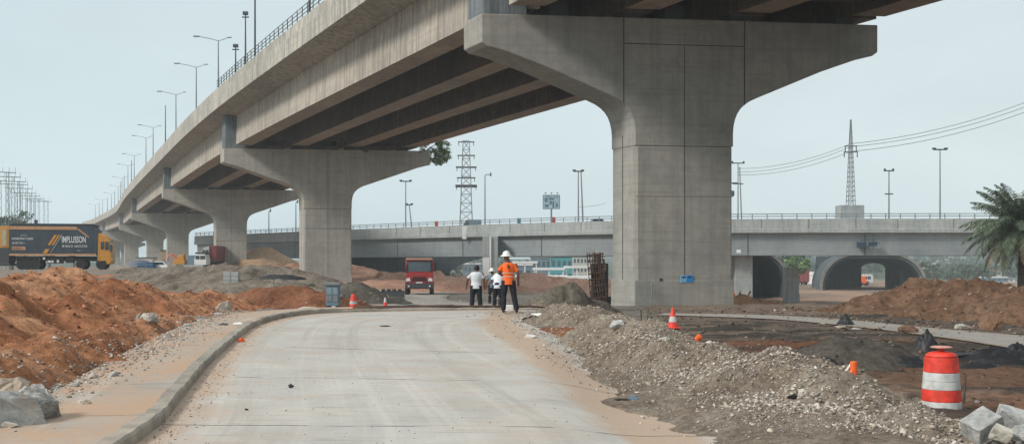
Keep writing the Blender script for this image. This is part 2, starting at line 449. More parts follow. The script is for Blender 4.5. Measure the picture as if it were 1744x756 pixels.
def strip(name, A, B, ncol, dz, mat, stain=None, uvlen=None):
    R = len(A); t = np.linspace(0, 1, ncol)
    XY = A[:, None, :]*(1-t)[None, :, None]+B[:, None, :]*t[None, :, None]
    x = XY[..., 0].ravel(); y = XY[..., 1].ravel()
    z = ground_base(x, y)+dz
    v = np.stack([x, y, z], 1)
    i = np.arange(R*ncol).reshape(R, ncol)
    q = np.stack([i[:-1,:-1].ravel(), i[:-1,1:].ravel(), i[1:,1:].ravel(), i[1:,:-1].ravel()], 1)
    me = mesh_np(name, v, q, mat)
    mid = (A+B)/2; s = np.r_[0, np.cumsum(np.hypot(mid[1:,0]-mid[:-1,0], mid[1:,1]-mid[:-1,1]))]
    wd = np.hypot(*(B-A).T)
    U = (t[None, :]*wd[:, None]).ravel(); V = np.repeat(s, ncol)
    if len(me.vertices) == len(v):
        a = me.attributes.new('along', 'FLOAT_VECTOR', 'POINT')
        a.data.foreach_set('vector', np.stack([U, V, np.zeros_like(U)], 1).astype(np.float32).ravel())
        a = me.attributes.new('dirt', 'FLOAT', 'POINT')
        dv = stain(x, y, U, V, np.repeat(wd, ncol)) if stain else np.zeros(len(x))
        a.data.foreach_set('value', dv.astype(np.float32))
    me.polygons.foreach_set('use_smooth', np.ones(len(q), bool))
    o = bpy.data.objects.new(name, me); COL.objects.link(o); o['kind'] = 'structure'; return o
def road_mat(name, base, sand, joint=4.6):
    m, n, l, b = nt(name); b.inputs['Roughness'].default_value = .85
    at = n.new('ShaderNodeAttribute'); at.attribute_name = 'along'; V = at.outputs['Vector']
    dt = n.new('ShaderNodeAttribute'); dt.attribute_name = 'dirt'
    g = n.new('ShaderNodeNewGeometry'); P = g.outputs['Position']
    big = noise_node(n, l, P, .6, 6, .65, .5)
    c = mix(n, l, ramp(n, l, big, [(.3, 0), (.7, 1)]), [x*.82 for x in base], [x*1.08 for x in base])
    tyre = noise_node(n, l, mapping(n, l, V, (1.1, .03, 1)), 1.5, 4, .7, .05)
    c = mix(n, l, ramp(n, l, tyre, [(.36, .6), (.48, 0)]), c, (.37, .35, .32))
    lt = noise_node(n, l, mapping(n, l, V, (1.6, .03, 1)), 1.2, 3, .6, .05)
    c = mix(n, l, ramp(n, l, lt, [(.54, 0), (.64, .5)]), c, (.60, .57, .52))
    cross = noise_node(n, l, mapping(n, l, V, (.5, 9, 1)), 1.3, 5, .75)
    c = mix(n, l, ramp(n, l, cross, [(.34, .7), (.44, 0)]), c, (.26, .19, .14))
    # sandy wash, ragged edge from noise
    rag = noise_node(n, l, mapping(n, l, V, (1, .35, 1)), 1.7, 6, .7)
    sf = math_(n, l, 'ADD', dt.outputs['Fac'], math_(n, l, 'MULTIPLY', math_(n, l, 'SUBTRACT', rag, .5), 1.5))
    c = mix(n, l, ramp(n, l, sf, [(.30, 0), (.75, .85)]), c, sand)
    patch = noise_node(n, l, mapping(n, l, V, (.35, .5, 1)), 1.6, 5, .7)
    c = mix(n, l, ramp(n, l, patch, [(.48, 0), (.66, .42)]), c, [x*.95+.04 for x in sand])
    fine = noise_node(n, l, P, 26, 4, .8)
    c = mix(n, l, .45, c, ramp(n, l, fine, [(.3, .68), (.7, 1.1)]), 'MULTIPLY')
    # transverse joints and one long joint
    sx = n.new('ShaderNodeSeparateXYZ'); l.new(V, sx.inputs[0])
    wob = math_(n, l, 'MULTIPLY', math_(n, l, 'SUBTRACT', noise_node(n, l, P, .8, 4, .6), .5), .22)
    vv = math_(n, l, 'ADD', sx.outputs[1], wob)
    fr = math_(n, l, 'FRACT', math_(n, l, 'DIVIDE', vv, joint))
    line = math_(n, l, 'LESS_THAN', fr, .011)
    brk = ramp(n, l, noise_node(n, l, P, .7, 3, .6), [(.42, 0), (.5, .8)])
    c = mix(n, l, math_(n, l, 'MULTIPLY', line, brk), c, (.05, .045, .04))
    l.new(c, b.inputs['Base Color'])
    bp = n.new('ShaderNodeBump'); bp.inputs['Strength'].default_value = .25; bp.inputs['Distance'].default_value = .01
    l.new(fine, bp.inputs['Height']); l.new(bp.outputs['Normal'], b.inputs['Normal'])
    return m
M['road'] = road_mat('worn concrete road', (.50, .48, .445), (.46, .33, .235))
M['foot'] = road_mat('dusty concrete footway', (.40, .36, .31), (.47, .30, .19), 3.1)
LA = by_index(LEFT_EDGE, 16); RA = by_index(RIGHT_EDGE, 16)
def road_stain(x, y, U, V, Wd):
    l = np.clip(1-U/1.0, 0, 1)*.95
    # wash of sand swept along the right hand side
    cx = np.interp(y, [3, 11, 14, 18, 22, 26, 29, 31], [1.9, 1.85, 1.6, 1.0, .55, -.1, -.5, -.2])
    r = np.exp(-((x-cx)/.62)**2)*1.0
    beyond = sstep(x-cx, .5, 1.2)*.62
    return np.clip(np.maximum(np.maximum(l, r), beyond), 0, 1)
rd = strip('road', LA, RA, 60, .0, M['road'], road_stain)
def offset(P, d):
    T = np.gradient(P, axis=0); T /= np.hypot(*T.T)[:, None]
    N = np.stack([-T[:, 1], T[:, 0]], 1); return P+N*d
k0 = offset(LA, .0); k1 = offset(LA, .2); k2 = offset(LA, 1.75)
fw = strip('footway', k2, k1, 16, .10, M['foot'], lambda x, y, U, V, Wd: np.clip(.55+.4*fbm(x, y, 3, 3), 0, 1)); fw.name = 'pavement'
# kerb: top and road face, edge slightly broken
def kerb_mesh():
    mb = MB(); n = len(LA); prof = []
    for i in range(n):
        wob = (random.random()-.5)*.09; h = .135+(random.random()-.5)*.035
        if LA[i][0] > -5.2 and LA[i][1] > 31: h *= .55
        z = float(ground_base(*LA[i]))
        A = k0[i]; B = k1[i]; D = (A-B)
        row = [(A[0]+D[0]*.05, A[1]+D[1]*.05, z-.1), (A[0]+wob*.3, A[1], z+h-.03), (A[0]-D[0]*.12, A[1]-D[1]*.12, z+h), (B[0], B[1], z+h), (B[0], B[1], z-.1)]
        prof.append(row)
    vs = [p for r in prof for p in r]; m = 5
    fs = [(i*m+k, i*m+k+1, (i+1)*m+k+1, (i+1)*m+k) for i in range(n-1) for k in range(m-1)]
    mb.add(vs, fs); return mb
kb = kerb_mesh().build('kerb', M['kerb']); kb['kind'] = 'structure'
SL = by_index([(5.5,40.2),(8.6,38.2),(10.0,36),(11.2,32),(11.8,28.4),(12.0,24.6),(12.2,15),(12,5)], 12)
SR = by_index([(6,41.6),(9.4,40.4),(11.6,37.6),(13.2,32.6),(15,28),(16.2,24),(17,15),(17,5)], 12)
M['side'] = road_mat('grey side road', (.37, .36, .335), (.33, .24, .17), 5.5)
sr = strip('side_road', SL, SR, 24, .03, M['side'], lambda x, y, U, V, Wd: np.clip(.8-np.minimum(U, Wd-U)/.7, 0, 1))
# truck track beyond the crest
TL = by_index([(-4.5,35.2),(-6,45),(-9,60),(-14,85),(-30,92)], 10); TR = by_index([(1.0,36.2),(0,45),(-3.5,60),(-5,85),(-5,98)], 10)
trk = strip('track', TL, TR, 20, .06, road_mat('dusty haul track', (.33, .30, .265), (.22, .18, .15), 7.0), lambda x, y, U, V, Wd: np.clip(.8-np.minimum(U, Wd-U)/1.2+.3*fbm(x/2, y/2, 4, 3), 0, 1)); trk.name = 'haul_road'

# ------------------------------------------------------------------ heaps
HEAPS = []
def heap(name, label, cat, ridge, slope, res, mat, rough=.12, rill=.10, seed=1, rnd=.5, pad=.3, cut=.12, extra=None, kind=None, bscale=1.0, stuff=False):
    P = np.array(ridge, float)
    zmax = P[:, 2]
    def hf(x, y):
        best = np.full(np.shape(x), -99.)
        x = np.asarray(x, float); y = np.asarray(y, float)
        wx = x+fbm(x/2.2/bscale, y/2.2/bscale, seed+50, 3)*.9*bscale; wy = y+fbm(x/2.2/bscale+40, y/2.2/bscale, seed+60, 3)*.9*bscale
        acc = 0; sarr = np.zeros(x.shape); darr = np.zeros(x.shape)
        for i in range(len(P)-1):
            ax, ay, az = P[i][:3]; bx_, by_, bz = P[i+1][:3]; dx, dy = bx_-ax, by_-ay; L = math.hypot(dx, dy)
            t = np.clip(((wx-ax)*dx+(wy-ay)*dy)/(L*L), 0, 1)
            d = np.hypot(wx-ax-t*dx, wy-ay-t*dy)
            z = az+(bz-az)*t-slope*(np.sqrt(d*d+rnd*rnd)-rnd)
            k = z > best; best = np.where(k, z, best); sarr = np.where(k, acc+t*L, sarr); darr = np.where(k, d, darr); acc += L
        if rill: best = best+rill*(vnoise(sarr*2.1/bscale, darr*.45/bscale, seed)+.5*vnoise(sarr*5/bscale, darr*.8/bscale, seed+2))*sstep(darr, .1, .9)
        best = best+rough*(fbm(x/1.1/bscale, y/1.1/bscale, seed+7, 6, .6)*1.35)+rough*.42*(.12-np.abs(fbm(x/.5/bscale, y/.5/bscale, seed+9, 4, .62)))
        if extra is not None: best = best+extra(x, y)
        return best
    m = P[:, 2].max()/slope+1.0*bscale
    ext = (zmax-np.minimum(-.3, 0))/slope+1.2*bscale+rnd
    x0 = (P[:, 0]-ext).min(); x1 = (P[:, 0]+ext).max(); y0 = (P[:, 1]-ext).min(); y1 = (P[:, 1]+ext).max()
    xs = np.arange(x0, x1, res); ys = np.arange(y0, y1, res)
    gz = ground_z
    def zf(X_, Y_): return hf(X_, Y_)
    o = grid_mesh(name, xs, ys, zf, mat, cut=lambda X_, Y_, Z_: Z_ > gz(X_, Y_)-cut)
    if stuff: tag(o, label, cat, kind='stuff')
    else: tag(o, label, cat)
    HEAPS.append(hf); return o, hf
def top_z(x, y):
    z = ground_z(x, y)
    for h in HEAPS: z = np.maximum(z, h(x, y))
    d, s, sd, k = polydist(x, y, LEFT_EDGE)
    z = np.where((sd > 0) & (y < 34.4) & (x < 2.6), np.maximum(z, ground_base(x, y)), z)
    z = np.where((sd < 0) & (d < 1.75) & (y < 33), np.maximum(z, ground_base(x, y)+.10), z)
    return z

R1, hR1 = heap('earth_mound', 'long bank of raw red earth along the left side of the footway', 'earth mound',
     [(-9.6,6,1.1),(-10.6,14,1.42),(-11.2,20,1.52),(-12.2,26,1.52),(-12.8,30,1.58),(-12.6,33,1.35),(-12.0,36,1.1),(-11.0,38.5,.85),(-10.2,40.5,.55)], .48, .075, M['red'], .25, .36, 3, .6)
R1b, hR1b = heap('earth_mound', 'low lumpy red earth shelf at the foot of the long red bank', 'earth mound',
     [(-7.7,9,.25),(-7.9,13,.48),(-8.2,16,.52),(-8.5,19,.62),(-8.7,21.5,.55),(-9.1,24,.42),(-9.5,27,.50),(-9.9,30,.45),(-10,34,.45)], .75, .06, M['red'], .22, .10, 13, .35)
R2, hR2 = heap('earth_mound', 'dark red earth mound behind the bend of the kerb, below the grey spoil', 'earth mound',
     [(-10.8,43,.95),(-9.6,41.5,1.05),(-8.3,40.5,1.02),(-7.6,39.6,.85),(-7.3,39.4,.95),(-7.0,38.8,.8)], .62, .07, M['red2'], .16, .20, 23, .4)
G1, hG1 = heap('spoil_heap', 'wide grey brown spoil heap in front of the third pier', 'spoil heap',
     [(-31,86,1.45),(-26.5,84,1.75),(-21.5,82,1.85),(-17,82,1.7),(-14.8,80,1.05)], .42, .16, M['grey'], .30, .45, 33, 1.2, bscale=2.0)
G1b, hG1b = heap('spoil_heap', 'low grey spoil heap running forward to the foot of the second pier', 'spoil heap',
     [(-17.5,68,.95),(-14.6,66,.95),(-13.2,62,.75),(-11.5,58,.60),(-9.6,54,.62)], .42, .12, M['grey'], .20, .30, 43, .8, bscale=1.4)
G1c, hG1c = heap('spoil_heap', 'grey brown spoil heap right behind the dark red mound, near the block stack', 'spoil heap',
     [(-24.5,66,1.25),(-20,64,1.35),(-17,62,1.15),(-13.5,60,.85)], .36, .12, M['grey'], .22, .35, 37, 1.0, bscale=1.6)
G2, hG2 = heap('spoil_heap', 'dark grey conical spoil heap between the cabinet and the hose', 'spoil heap',
     [(-8.2,51,.95),(-7.3,50,1.02),(-6.6,50,.80)], .52, .07, M['darks'], .10, .12, 53, .5)
R0, hR0 = heap('earth_mound', 'far red earth hummocks in front of the parked yellow truck', 'earth mound',
     [(-31,70,1.1),(-27,69,1.3),(-23.5,67,1.05)], .45, .14, M['red'], .3, .25, 63, .8, bscale=1.5)
BK, hBK = heap('earth_bank', 'pinkish red earth bank behind the red truck, under the overpass', 'earth bank',
     [(-28,124,1.6),(-20,118,1.5),(-15,116,1.2),(-11,114,.95),(-5,113,.75),(2,113,.62),(8,112,.35),(13,108,.0)], .16, .3, M['bank'], .3, 1.0, 73, 2, bscale=3.0)
SH, hSH = heap('sand_hill', 'pale orange sand hill seen between the second and third piers', 'sand hill',
     [(-43,173,4.2),(-39.5,170,4.8),(-35,168,2.4)], .55, .5, M['tan'], .5, .4, 83, 2, bscale=4)
DH, hDH = heap('soil_heap', 'dark grey soil heap at the left foot of the nearest pier', 'soil heap',
     [(1.9,38.2,.98),(2.3,38.4,1.12),(3.0,39.2,.75),(4.0,40.6,.35)], .80, .05, M['darkg'], .20, .16, 93, .3)
R3, hR3 = heap('earth_mound', 'brown red earth mound beyond the side road on the right', 'earth mound',
     [(12.8,44.5,.05),(14.1,43.5,.38),(15.4,43,.75),(16.7,43,1.20),(17.6,42,1.12),(18.8,39,1.10),(20.5,36,1.2),(23,32,1.3),(26,26,1.3)], .42, .10, M['brown'], .28, .30, 103, .6)
R4, hR4 = heap('earth_mound', 'small brown earth heap behind the broken blocks at the right edge', 'earth mound',
     [(7.2,14.4,.12),(7.9,14.2,.34),(8.8,14.0,.45)], .5, .04, M['brown'], .10, .10, 113, .3)
BR, hBR = heap('gravel_berm', 'long berm of crushed grey stone and rubble along the right side of the road', 'gravel berm',
     [(.9,36.2,.50),(1.3,33,.62),(2.0,29,.74),(2.45,25.5,.62),(2.85,22,.62),(2.95,20,.60),(3.35,18.4,.50),(3.65,17.2,.44),(3.95,16.1,.66),(4.2,15,.38),(4.4,13.6,.22),(4.7,12.4,.18),(5.3,11.5,.14),(6.4,11,.18),(7.5,10.6,.2)], .54, .034, M['gravel'], .20, .10, 123, .25)
AP, hAP = heap('gravel_spread', 'thin spread of grey brown grit where the berm meets the road near the camera', 'gravel spread',
     [(4.2,8.5,.12),(3.95,10,.13),(3.75,11.5,.14),(3.65,13,.14),(3.5,14.6,.14),(3.1,17,.12),(2.7,20,.12),(2.1,23.5,.12)], .20, .035, M['gravel'], .035, .03, 127, .3, bscale=.7, cut=.05)
DK, hDK = heap('soil_heap', 'low black brown soil heap in the yard left of the crumpled sheet', 'soil heap',
     [(6.6,22.6,.18),(7.3,22.4,.38),(7.9,22.3,.20)], .45, .06, M['darks'], .14, .08, 133, .3)
RS1, hRS = heap('soil_heap', 'small brick red soil heap at the foot of the stone berm', 'soil heap',
     [(1.05,26.6,.34),(1.35,26.2,.38),(1.5,25.6,.30)], .55, .04, M['red2'], .06, .05, 143, .2)
ST, hST = heap('soil_heap', 'brown spoil heap with debris at the right foot of the nearest pier', 'soil heap',
     [(12.6,58,.1),(13.4,60,.0),(15,62,-.3)], .4, .1, M['brown'], .25, .2, 153, .4)

# ------------------------------------------------------------------ stones
def hull_rock(n=14, seed=0, sc=(1, 1, 1), jitter=.35):
    rs = np.random.RandomState(seed); p = rs.normal(size=(n, 3)); p /= np.linalg.norm(p, axis=1)[:, None]
    p *= (1-jitter*rs.rand(n))[:, None]; p *= np.array(sc)
    bm = bmesh.new(); vs = [bm.verts.new(q) for q in p]
    r = bmesh.ops.convex_hull(bm, input=vs)
    dead = [e for e in r['geom_interior'] if isinstance(e, bmesh.types.BMVert)]
    bmesh.ops.delete(bm, geom=dead, context='VERTS')
    return bm
TEMPL = []
for k in range(14):
    bm = hull_rock(9+k % 4, 100+k, (1, .8, .6)); bmesh.ops.triangulate(bm, faces=bm.faces); bm.verts.index_update()
    TEMPL.append((np.array([v.co[:] for v in bm.verts]), np.array([[v.index for v in f.verts] for f in bm.faces]))); bm.free()
def scatter(name, label, cat, pts, sizes, cols, mat=None, flat=1.0, sink=.25):
    V = []; Q = []; Cc = []; off = 0
    zz = top_z(pts[:, 0], pts[:, 1])
    for i in range(len(pts)):
        tv, tf = TEMPL[RS.randint(len(TEMPL))]
        a = RS.rand(3)*6.28; s = sizes[i]
        ca, sa = math.cos(a[0]), math.sin(a[0]); cb, sb = math.cos(a[1]*.12), math.sin(a[1]*.12)
        R = np.array([[ca, -sa, 0], [sa, ca, 0], [0, 0, 1]]) @ np.array([[cb, 0, sb], [0, 1, 0], [-sb, 0, cb]])
        v = (tv*s*np.array([1, .9, flat])) @ R.T
        v += np.array([pts[i, 0], pts[i, 1], zz[i]+s*(.6*flat-sink)])
        V.append(v); Q.append(tf+off); off += len(v); Cc.append(np.tile(cols[i], (len(v), 1)))
    me = mesh_np(name, np.concatenate(V), np.concatenate(Q), mat or M['pebble']); set_tint(me, np.concatenate(Cc))
    o = bpy.data.objects.new(name, me); COL.objects.link(o); tag(o, label, cat, kind='stuff'); return o
def palette(n, cols, var=.25):
    c = np.array(cols)[RS.randint(len(cols), size=n)]; return c*(1+var*(RS.rand(n, 1)-.5)*2)
GREYS = [(.36,.31,.26),(.42,.37,.31),(.26,.23,.20),(.50,.45,.38),(.40,.32,.24),(.56,.52,.46)]
def berm_pts(n, spread, ybias=1.0):
    P = np.array([(1.3,33),(2.0,29),(2.45,25.5),(2.85,22),(2.95,20),(3.35,18.4),(3.65,17.2),(3.95,16.1),(4.2,15),(4.4,13.6),(4.7,12.4),(5.3,11.5),(6.4,11),(7.5,10.6)])
    s = np.r_[0, np.cumsum(np.hypot(*np.diff(P, axis=0).T))]
    q = s[-1]*(1-(RS.rand(n))**ybias)
    px = np.interp(q, s, P[:, 0]); py = np.interp(q, s, P[:, 1])
    return np.stack([px+RS.normal(size=n)*spread[0]+spread[1], py+RS.normal(size=n)*.25], 1)
n = 42000; p = berm_pts(n, (.72, -.50), 1.5)
dn = fbm(p[:, 0]/.55, p[:, 1]/.55, 301, 3)+.25*vnoise(p[:, 0]/1.6, p[:, 1]/1.6, 305)
keep = RS.rand(n) < np.clip(.74+1.9*dn, .12, 1); p = p[keep]; n = len(p)
sz = .006+.050*RS.rand(n)**2.8*(1+.8*vnoise(p[:, 0]/.8, p[:, 1]/.8, 311))+(RS.rand(n) < .012)*.045*RS.rand(n)
scatter('crushed_stone', 'loose grey stones covering the berm', 'gravel', p, sz, palette(n, [(.36,.30,.25),(.44,.38,.31),(.30,.26,.22),(.50,.44,.37),(.40,.33,.26),(.58,.53,.47),(.24,.21,.19)], .3), flat=.75)
n = 4600; p = berm_pts(n, (.45, -1.35), 1.4)
scatter('loose_grit', 'small stones strewn on the road at the foot of the berm', 'gravel', p, .006+.022*RS.rand(n)**2.5, palette(n, GREYS+[(.16,.13,.11)]), flat=.7)
# left gravel strip
n = 9000; q = 8+28*RS.rand(n)**1.25
fx = np.interp(q, [8,11.2,17,19.5,22.8,25.3,31,38.8], [-6.4,-6.7,-7.3,-7.5,-8.0,-8.5,-9.2,-9.5])
p = np.stack([fx+RS.normal(size=n)*.42+.35, q], 1)
scatter('loose_rubble', 'grey rubble and grit between the footway and the red bank', 'gravel', p, .008+.05*RS.rand(n)**3.5, palette(n, GREYS+[(.40,.26,.18)]), flat=.8)
n = 8000; q = 8+32*RS.rand(n); p = np.stack([-8.2-.06*q+RS.normal(size=n)*1.9-1.0, q], 1)
scatter('earth_clods', 'crumbled red clods lying over the long red bank', 'clods', p[p[:, 0] < np.interp(q, [8,11.2,17,19.5,22.8,25.3,31,38.8], [-6.4,-6.7,-7.3,-7.5,-8.0,-8.5,-9.2,-9.5])-.15], .010+.10*RS.rand(n)**7, palette(n, [(.22,.08,.035),(.44,.19,.09),(.52,.27,.15),(.14,.055,.03)]), flat=.8)
n = 1800; p = np.stack([-3.8+6.4*RS.rand(n)-.0, 9+24*RS.rand(n)**1.2], 1); p[:, 0] -= .08*(p[:, 1]-9)
scatter('road_crumbs', 'scattered dark crumbs on the concrete road', 'crumbs', p, .004+.016*RS.rand(n)**2.5, palette(n, [(.06,.05,.045),(.14,.10,.08),(.25,.18,.13)]), flat=.6)
n = 2200; q = 9+22*RS.rand(n)**1.2; p = np.stack([np.interp(q, [8,11.2,14.9,19.3,24.7,28,31], [-3.75,-4.0,-4.65,-5.5,-6.35,-6.75,-6.6])+np.abs(RS.normal(size=n))*.22+.06, q], 1)
scatter('gutter_grit', 'brown grit collected in the gutter along the kerb', 'grit', p, .004+.03*RS.rand(n)**4, palette(n, [(.20,.13,.09),(.34,.25,.18),(.12,.10,.08),(.42,.36,.30)]), flat=.5)
n = 7500; p = np.stack([5+22*RS.rand(n), 14+32*RS.rand(n)], 1)
scatter('yard_debris', 'dark crumbs and clods over the muddy yard', 'debris', p, .012+.12*RS.rand(n)**5, palette(n, [(.07,.05,.04),(.14,.09,.06),(.035,.033,.032),(.22,.19,.16)]), flat=.6)
n = 2200; p = np.stack([11+15*RS.rand(n), 30+15*RS.rand(n)], 1)
scatter('mound_stones', 'pale stones and clods on the right hand earth mound', 'stones', p, .02+.11*RS.rand(n)**5, palette(n, [(.20,.12,.08),(.34,.23,.16),(.42,.36,.29),(.12,.07,.05)]), flat=.8)
n = 1500; p = np.stack([-3-10*RS.rand(n)+8*RS.rand(n), 35+28*RS.rand(n)], 1)
scatter('midground_rubble', 'grey rubble strewn beyond the crest of the road', 'rubble', p, .02+.10*RS.rand(n)**4, palette(n, GREYS+[(.08,.075,.07)]), flat=.6)

def boulder(px, py, d, size, mat, label, seed, sc=(1, .8, .7), sub=True, rz=0, name='boulder', tilt=0, jit=.28, npt=16, cat='rock'):
    x, y, z = W(px, py, d)
    bm = hull_rock(npt, seed, sc, jit)
    if sub:
        bmesh.ops.bevel(bm, geom=list(bm.edges), offset=.04, segments=1, affect='EDGES', clamp_overlap=True)
        bmesh.ops.triangulate(bm, faces=bm.faces)
        bmesh.ops.subdivide_edges(bm, edges=bm.edges, cuts=3, use_grid_fill=True)
        for v in bm.verts:
            q = v.co*2.3+Vector((seed*3.1, 0, 0))
            v.co += v.co.normalized()*(mnoise.fractal(q, 1, 2, 4)*.10+abs(mnoise.noise(q*2.2))*.10+mnoise.fractal(q*4, 1, 2, 3)*.03)
    me = bpy.data.meshes.new(name)
    for v in bm.verts: v.co *= size
    bm.to_mesh(me); bm.free(); me.materials.append(mat)
    o = bpy.data.objects.new(name, me); COL.objects.link(o)
    zz = float(top_z(np.array([x]), np.array([y]))[0])
    o.location = (x, y, max(zz+size*sc[2]*.22, z-size*.12)); o.rotation_euler = (tilt, 0, rz)
    tag(o, label, cat); return o
# pile of boulders, lower left
boulder(8, 722, 11.9, .44, M['rock'], 'large grey boulder cut by the left edge, lowest of the boulder pile', 11, (1.25, .9, .75), rz=.3, npt=18)
boulder(58, 688, 12.4, .40, M['rock'], 'large faceted grey boulder on the right side of the boulder pile', 17, (1.05, .9, .85), rz=1.1, npt=20)
boulder(10, 664, 13.4, .40, M['rockw'], 'pale boulder at the back of the pile, against the red bank', 15, (1.1, .9, .7), rz=.2)
boulder(0, 676, 12.7, .18, M['rock'], 'small dark grey stone wedged on top of the boulder pile at the left edge', 8, (1.2, .8, .6), rz=.2)
boulder(12, 733, 11.7, .13, M['rockw'], 'flat pale stone lying in front of the boulder pile', 21, (1.5, .9, .4))
small = [(102, 664, 15.3, .10, 'upright grey stone just right of the boulder pile'), (161, 648, 16.4, .11, 'pale leaning stone at the foot of the red bank'),
         (128, 662, 15.4, .10, 'squat cream stone beside the upright grey stone'), (143, 692, 13.7, .10, 'flat pinkish stone on the gravel right of the boulders'),
         (192, 652, 16.6, .12, 'grey broken slab at the footway edge left of the kerb bend')]
for k, (a, b_, c, s, lb) in enumerate(small): boulder(a, b_, c, s, M['rockw'] if k % 2 else M['rock'], lb, 31+k, (1.2, .8, .65), rz=k)
boulder(257, 572, 25.5, .24, M['rockw'], 'angular cream rock leaning on the red bank, right of a pair', 41, (1.1, .8, .8), rz=.5)
boulder(236, 570, 26.2, .17, M['rockw'], 'narrow cream rock, left of the pair on the red bank', 42, (.7, .7, 1), rz=1.5)
boulder(384, 522, 35.5, .40, M['rockw'], 'big pale angular rock at the far end of the long red bank', 47, (1.05, .8, .8), rz=.2)
boulder(307, 537, 31, .20, M['rockw'], 'white flat topped stone half way along the red bank', 44, (1.3, .8, .5), rz=.2)
boulder(525, 524, 36.5, .26, M['rockw'], 'pale grey slab lying by the kerb before the cabinet', 45, (1.6, .7, .4), rz=.1)
boulder(547, 526, 36.3, .18, M['rockw'], 'small pale slab next to the grey slab before the cabinet', 49, (1.4, .6, .4), rz=-.4)
for k, (a, b_, s, lb) in enumerate([(345, 560, .16, 'grey broken slab in the rubble where the footway starts to bend'), (318, 572, .14, 'low grey slab nearest to the pair of cream rocks'),
        (372, 548, .17, 'grey slab in the rubble under the big pale rock'), (285, 590, .11, 'small grey stone in the rubble below the pair of cream rocks')]):
    boulder(a, b_, 3300/(b_-450), s, M['rock'], lb, 61+k, (1.4, .9, .45), rz=k*1.3)
# stones on the berm
boulder(1136, 607, 19.5, .15, M['rockw'], 'long beige rock lying half way down the berm slope', 71, (1.5, .7, .55), rz=.5)
boulder(1243, 645, 16, .11, M['rockw'], 'rounded beige rock low on the berm, right of the long one', 72, (1.2, .8, .6), rz=.5)
boulder(1052, 572, 23, .25, M['rock'], 'dark grey slab on the berm below the cone', 73, (1.3, .7, .6), rz=.8)
boulder(1366, 668, 13.6, .075, M['rockw'], 'small tan cobble on the berm left of the orange post', 74, (1.1, .9, .8))
boulder(1545, 567, 31, .35, simple('brown clod', (.17, .10, .065), .95, var=.3, bump=.8), 'dark brown clod at the foot of the right hand earth mound', 75, (1.1, .8, .6))
boulder(1640, 557, 33, .30, M['rockw'], 'white stone at the foot of the right hand earth mound', 77, (1.4, .7, .45))
boulder(1690, 553, 32.5, .42, simple('tan clod', (.24, .14, .085), .95, var=.3, bump=.8), 'large tan clod at the foot of the right hand earth mound', 78, (1.2, .8, .7))
for k, (a, b_, d_, s) in enumerate([(1432, 560, 33, .18), (1460, 563, 32.5, .15), (1402, 556, 35, .17)]):
    boulder(a, b_-4, d_, s, M['rockw'], ['white rag like stone nearest the black bag', 'small white stone right of the black bag', 'pale stone left of the black bag'][k], 80+k, (1.4, .8, .4))
# broken blocks lower right
def block(px, py, d, sx, sy, sz, rot, label, mat='rock'):
    mb = MB(); mb.box(-sx/2, sx/2, -sy/2, sy/2, -sz/2, sz/2)
    o = mb.build('broken_block', M[mat], bevel=.012)
    bm = bmesh.new(); bm.from_mesh(o.data); bmesh.ops.triangulate(bm, faces=bm.faces); bmesh.ops.subdivide_edges(bm, edges=bm.edges, cuts=3)
    for v in bm.verts: v.co += Vector((mnoise.noise(v.co*9+Vector((px, 0, 0))), mnoise.noise(v.co*9+Vector((0, px, 0))), mnoise.noise(v.co*9)))*.018
    bm.to_mesh(o.data); bm.free()
    x, y, z = W(px, py, d); o.location = (x, y, z); o.rotation_euler = rot; tag(o, label, 'stone block'); return o
block(1672, 724, 10.9, .34, .25, .20, (.35, -.42, .35), 'largest grey broken stone block, tilted, left of the corner pile')
block(1728, 712, 11.1, .34, .24, .16, (.2, .28, -.3), 'grey broken block lying behind the brown brick at the right edge')
block(1706, 738, 10.5, .19, .14, .12, (.3, .35, -.5), 'brown grey brick leaning in front of the larger blocks', 'rockw')
boulder(1690, 742, 10.4, .05, M['rockw'], 'round white pebble in front of the broken blocks', 91, (1.1, .9, .7))
boulder(1741, 735, 10.6, .12, M['rock'], 'rounded grey cobble at the lower right edge of the picture', 92, (1, .9, .9))

# ------------------------------------------------------------------ viaduct
U = np.array([math.cos(math.radians(7.2)), math.sin(math.radians(7.2)), 0])
ZV = np.array([0, 0, 1.0])
EP = [(50,-58),(38,-33),(26.1,-8),(-1.4,49),(-28.9,106),(-54,163.5),(-86.5,240),(-116,312),(-146,376),(-160,405),(-178,440),(-199,500),(-222,580)]
EQ = by_index(EP, 16)
def epoint(y):
    return np.array([np.interp(y, EQ[:, 1], EQ[:, 0]), y, 0])
def loft(mb, poly, path, lat, m=0, zc=0, closed=True):
    n = len(poly); vs = []
    for i, p in enumerate(path):
        L = lat[i] if not isinstance(lat, np.ndarray) or lat.ndim > 1 else lat
        for (u, z) in poly: vs.append((p[0]+u*L[0], p[1]+u*L[1], z+zc))
    fs = []
    for i in range(len(path)-1):
        for k in range(n if closed else n-1): fs.append((i*n+k, i*n+(k+1) % n, (i+1)*n+(k+1) % n, (i+1)*n+k))
    if closed: fs.append(tuple(range(n))[::-1]); fs.append(tuple(range((len(path)-1)*n, len(path)*n)))
    mb.add(vs, fs, m)
H = CAMH
path = EQ[EQ[:, 1] > -34]
def sec(ya, yb, step=3.0):
    ys = np.arange(ya, yb+.01, step); return np.stack([np.interp(ys, EQ[:, 1], EQ[:, 0]), ys], 1)
via = thing('viaduct', 'long curving elevated concrete road carried on hammerhead piers', 'viaduct', (0, 0, 0))
mb = MB(); loft(mb, [(-1.15,15.25),(.2,15.05),(1.35,14.85),(1.35,15.55),(-1.15,15.55)], path, U, 0, H); mb.build('deck_overhang', M['girder'], via)
